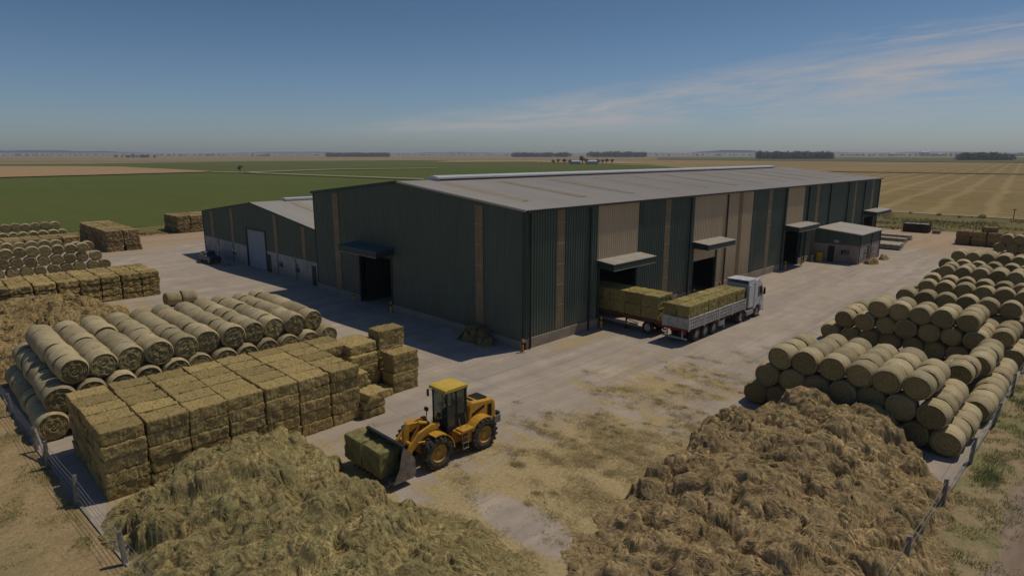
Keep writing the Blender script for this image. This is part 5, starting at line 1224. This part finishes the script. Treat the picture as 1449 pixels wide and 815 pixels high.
if HIDE_ROUND: merge('round_bale',HIDE_ROUND,'farther_round_bales',[M['end'],M['wrap']])
if HIDE_RECT: merge('hay_bale',HIDE_RECT,'farther_rectangular_bales',[M['bale_rect'],M['bale_old'],M['bale_truck']])
# ------------------------------------------------------------------ haze
mb=MB(); mb.box(-9000,13500,-9000,13500,-4,H+9); hz=mb.build('haze',None); hz.data.materials.clear()
m=bpy.data.materials.new('haze_air'); m.use_nodes=True; nt=m.node_tree; nt.nodes.clear(); o=nt.nodes.new('ShaderNodeOutputMaterial'); v=nt.nodes.new('ShaderNodeVolumePrincipled')
v.inputs['Density'].default_value=.00013; v.inputs['Color'].default_value=(.84,.88,.96,1); v.inputs['Anisotropy'].default_value=.1; nt.links.new(v.outputs[0],o.inputs['Volume']); hz.data.materials.append(m); tag(hz,None,None,None,'stuff')

# ------------------------------------------------------------------ light, sky, camera
SD=Vector((.95*math.cos(R(62.9)),-.30*math.cos(R(62.9)),math.sin(R(62.9)))).normalized()
sun=bpy.data.lights.new('sun','SUN'); sun.energy=5.0; sun.angle=R(.5); sun.color=(1,.90,.74); so=bpy.data.objects.new('sun',sun); COL.objects.link(so); so.rotation_euler=(-SD).to_track_quat('-Z','Y').to_euler(); so.location=(60,-20,80)
w=bpy.data.worlds.new('World'); SC.world=w; w.use_nodes=True; nt=w.node_tree; s=NB(nt); bg=nt.nodes['Background']
sky=s.n('ShaderNodeTexSky',sky_type='NISHITA'); sky.sun_disc=False; sky.sun_elevation=R(62.9); sky.sun_rotation=math.atan2(SD.x,SD.y); sky.air_density=1.0; sky.dust_density=.7; sky.ozone_density=3
tc=s.n('ShaderNodeTexCoord').outputs['Generated']
def dot(v):
    x=s.n('ShaderNodeVectorMath',operation='DOT_PRODUCT'); s.l(tc,x.inputs[0]); x.inputs[1].default_value=v; return x.outputs['Value']
wz=dot((0,0,1)); u=dot((.7071,-.7071,0)); fd=dot((.7071,.7071,0))
# deepen the blue away from the horizon as in the photograph's clear air
col=s.mix(s.mapr(wz,.0,.24,.0,1.),sky.outputs[0],sky.outputs[0])
mulA=s.n('ShaderNodeMix',data_type='RGBA',blend_type='MULTIPLY'); mulA.inputs[0].default_value=1; s.l(sky.outputs[0],mulA.inputs[6])
grad=s.mix(s.mapr(wz,.0,.20),(.95,1.08,1.36),(.64,.78,.92)); s.l(grad,mulA.inputs[7]); col=mulA.outputs[2]
# thin cirrus band rising to the right
dist=s.math('SUBTRACT',wz,s.math('MULTIPLY_ADD',u,.080,.054)); 
half=s.math('MAXIMUM',s.math('MULTIPLY_ADD',u,.052,.024),.006)
band=s.mapr(s.math('DIVIDE',s.math('ABSOLUTE',dist),half),.35,1.25,1,0)
cv=s.n('ShaderNodeCombineXYZ'); s.l(s.math('MULTIPLY',u,4.),cv.inputs[0]); s.l(s.math('MULTIPLY',s.math('SUBTRACT',wz,s.math('MULTIPLY',u,.06)),34.),cv.inputs[1]); s.l(fd,cv.inputs[2])
n1=s.noise(cv.outputs[0],1.1,7,.62,.5); n2=s.noise(cv.outputs[0],3.3,6,.65,.3)
cl=s.math('MULTIPLY',band,s.mapr(s.math('ADD',s.math('MULTIPLY',n1,.7),s.math('MULTIPLY',n2,.3)),  .38,.60)); 
upper=s.math('MULTIPLY',s.mapr(s.math('ABSOLUTE',s.math('SUBTRACT',wz,s.math('MULTIPLY_ADD',u,.02,.135))),.0,.022,1,0),s.mapr(u,.38,.55)); cl=s.math('MAXIMUM',cl,s.math('MULTIPLY',upper,s.mapr(n2,.46,.64,0,.7)))
cl=s.math('MULTIPLY',cl,s.mapr(u,-.32,.05,0,1)); cl=s.math('MULTIPLY',cl,.85)
col=s.mix(cl,col,(7.2,7.0,7.1))
s.l(col,bg.inputs['Color']); bg.inputs['Strength'].default_value=.112
cam=bpy.data.cameras.new('camera'); co=bpy.data.objects.new('camera',cam); COL.objects.link(co); co.location=(0,0,H); co.rotation_euler=(R(90)-PITCH,0,R(-45)); cam.sensor_width=36; cam.lens=F/1449*36; cam.clip_end=60000; cam.clip_start=.3; SC.camera=co
SC.render.resolution_x=1024; SC.render.resolution_y=575; SC.render.resolution_percentage=100
vs_=SC.view_settings; vs_.view_transform='Standard'; vs_.look='None'; vs_.gamma=1; vs_.exposure=-1.09; vs_.use_curve_mapping=False
SC.render.engine='CYCLES'; SC.cycles.volume_bounces=0
nr=sum(1 for o in COL.objects if o.name.startswith('round_bale')); print('round bales',nr,'rect',sum(1 for o in COL.objects if o.name.startswith('hay_bale')))
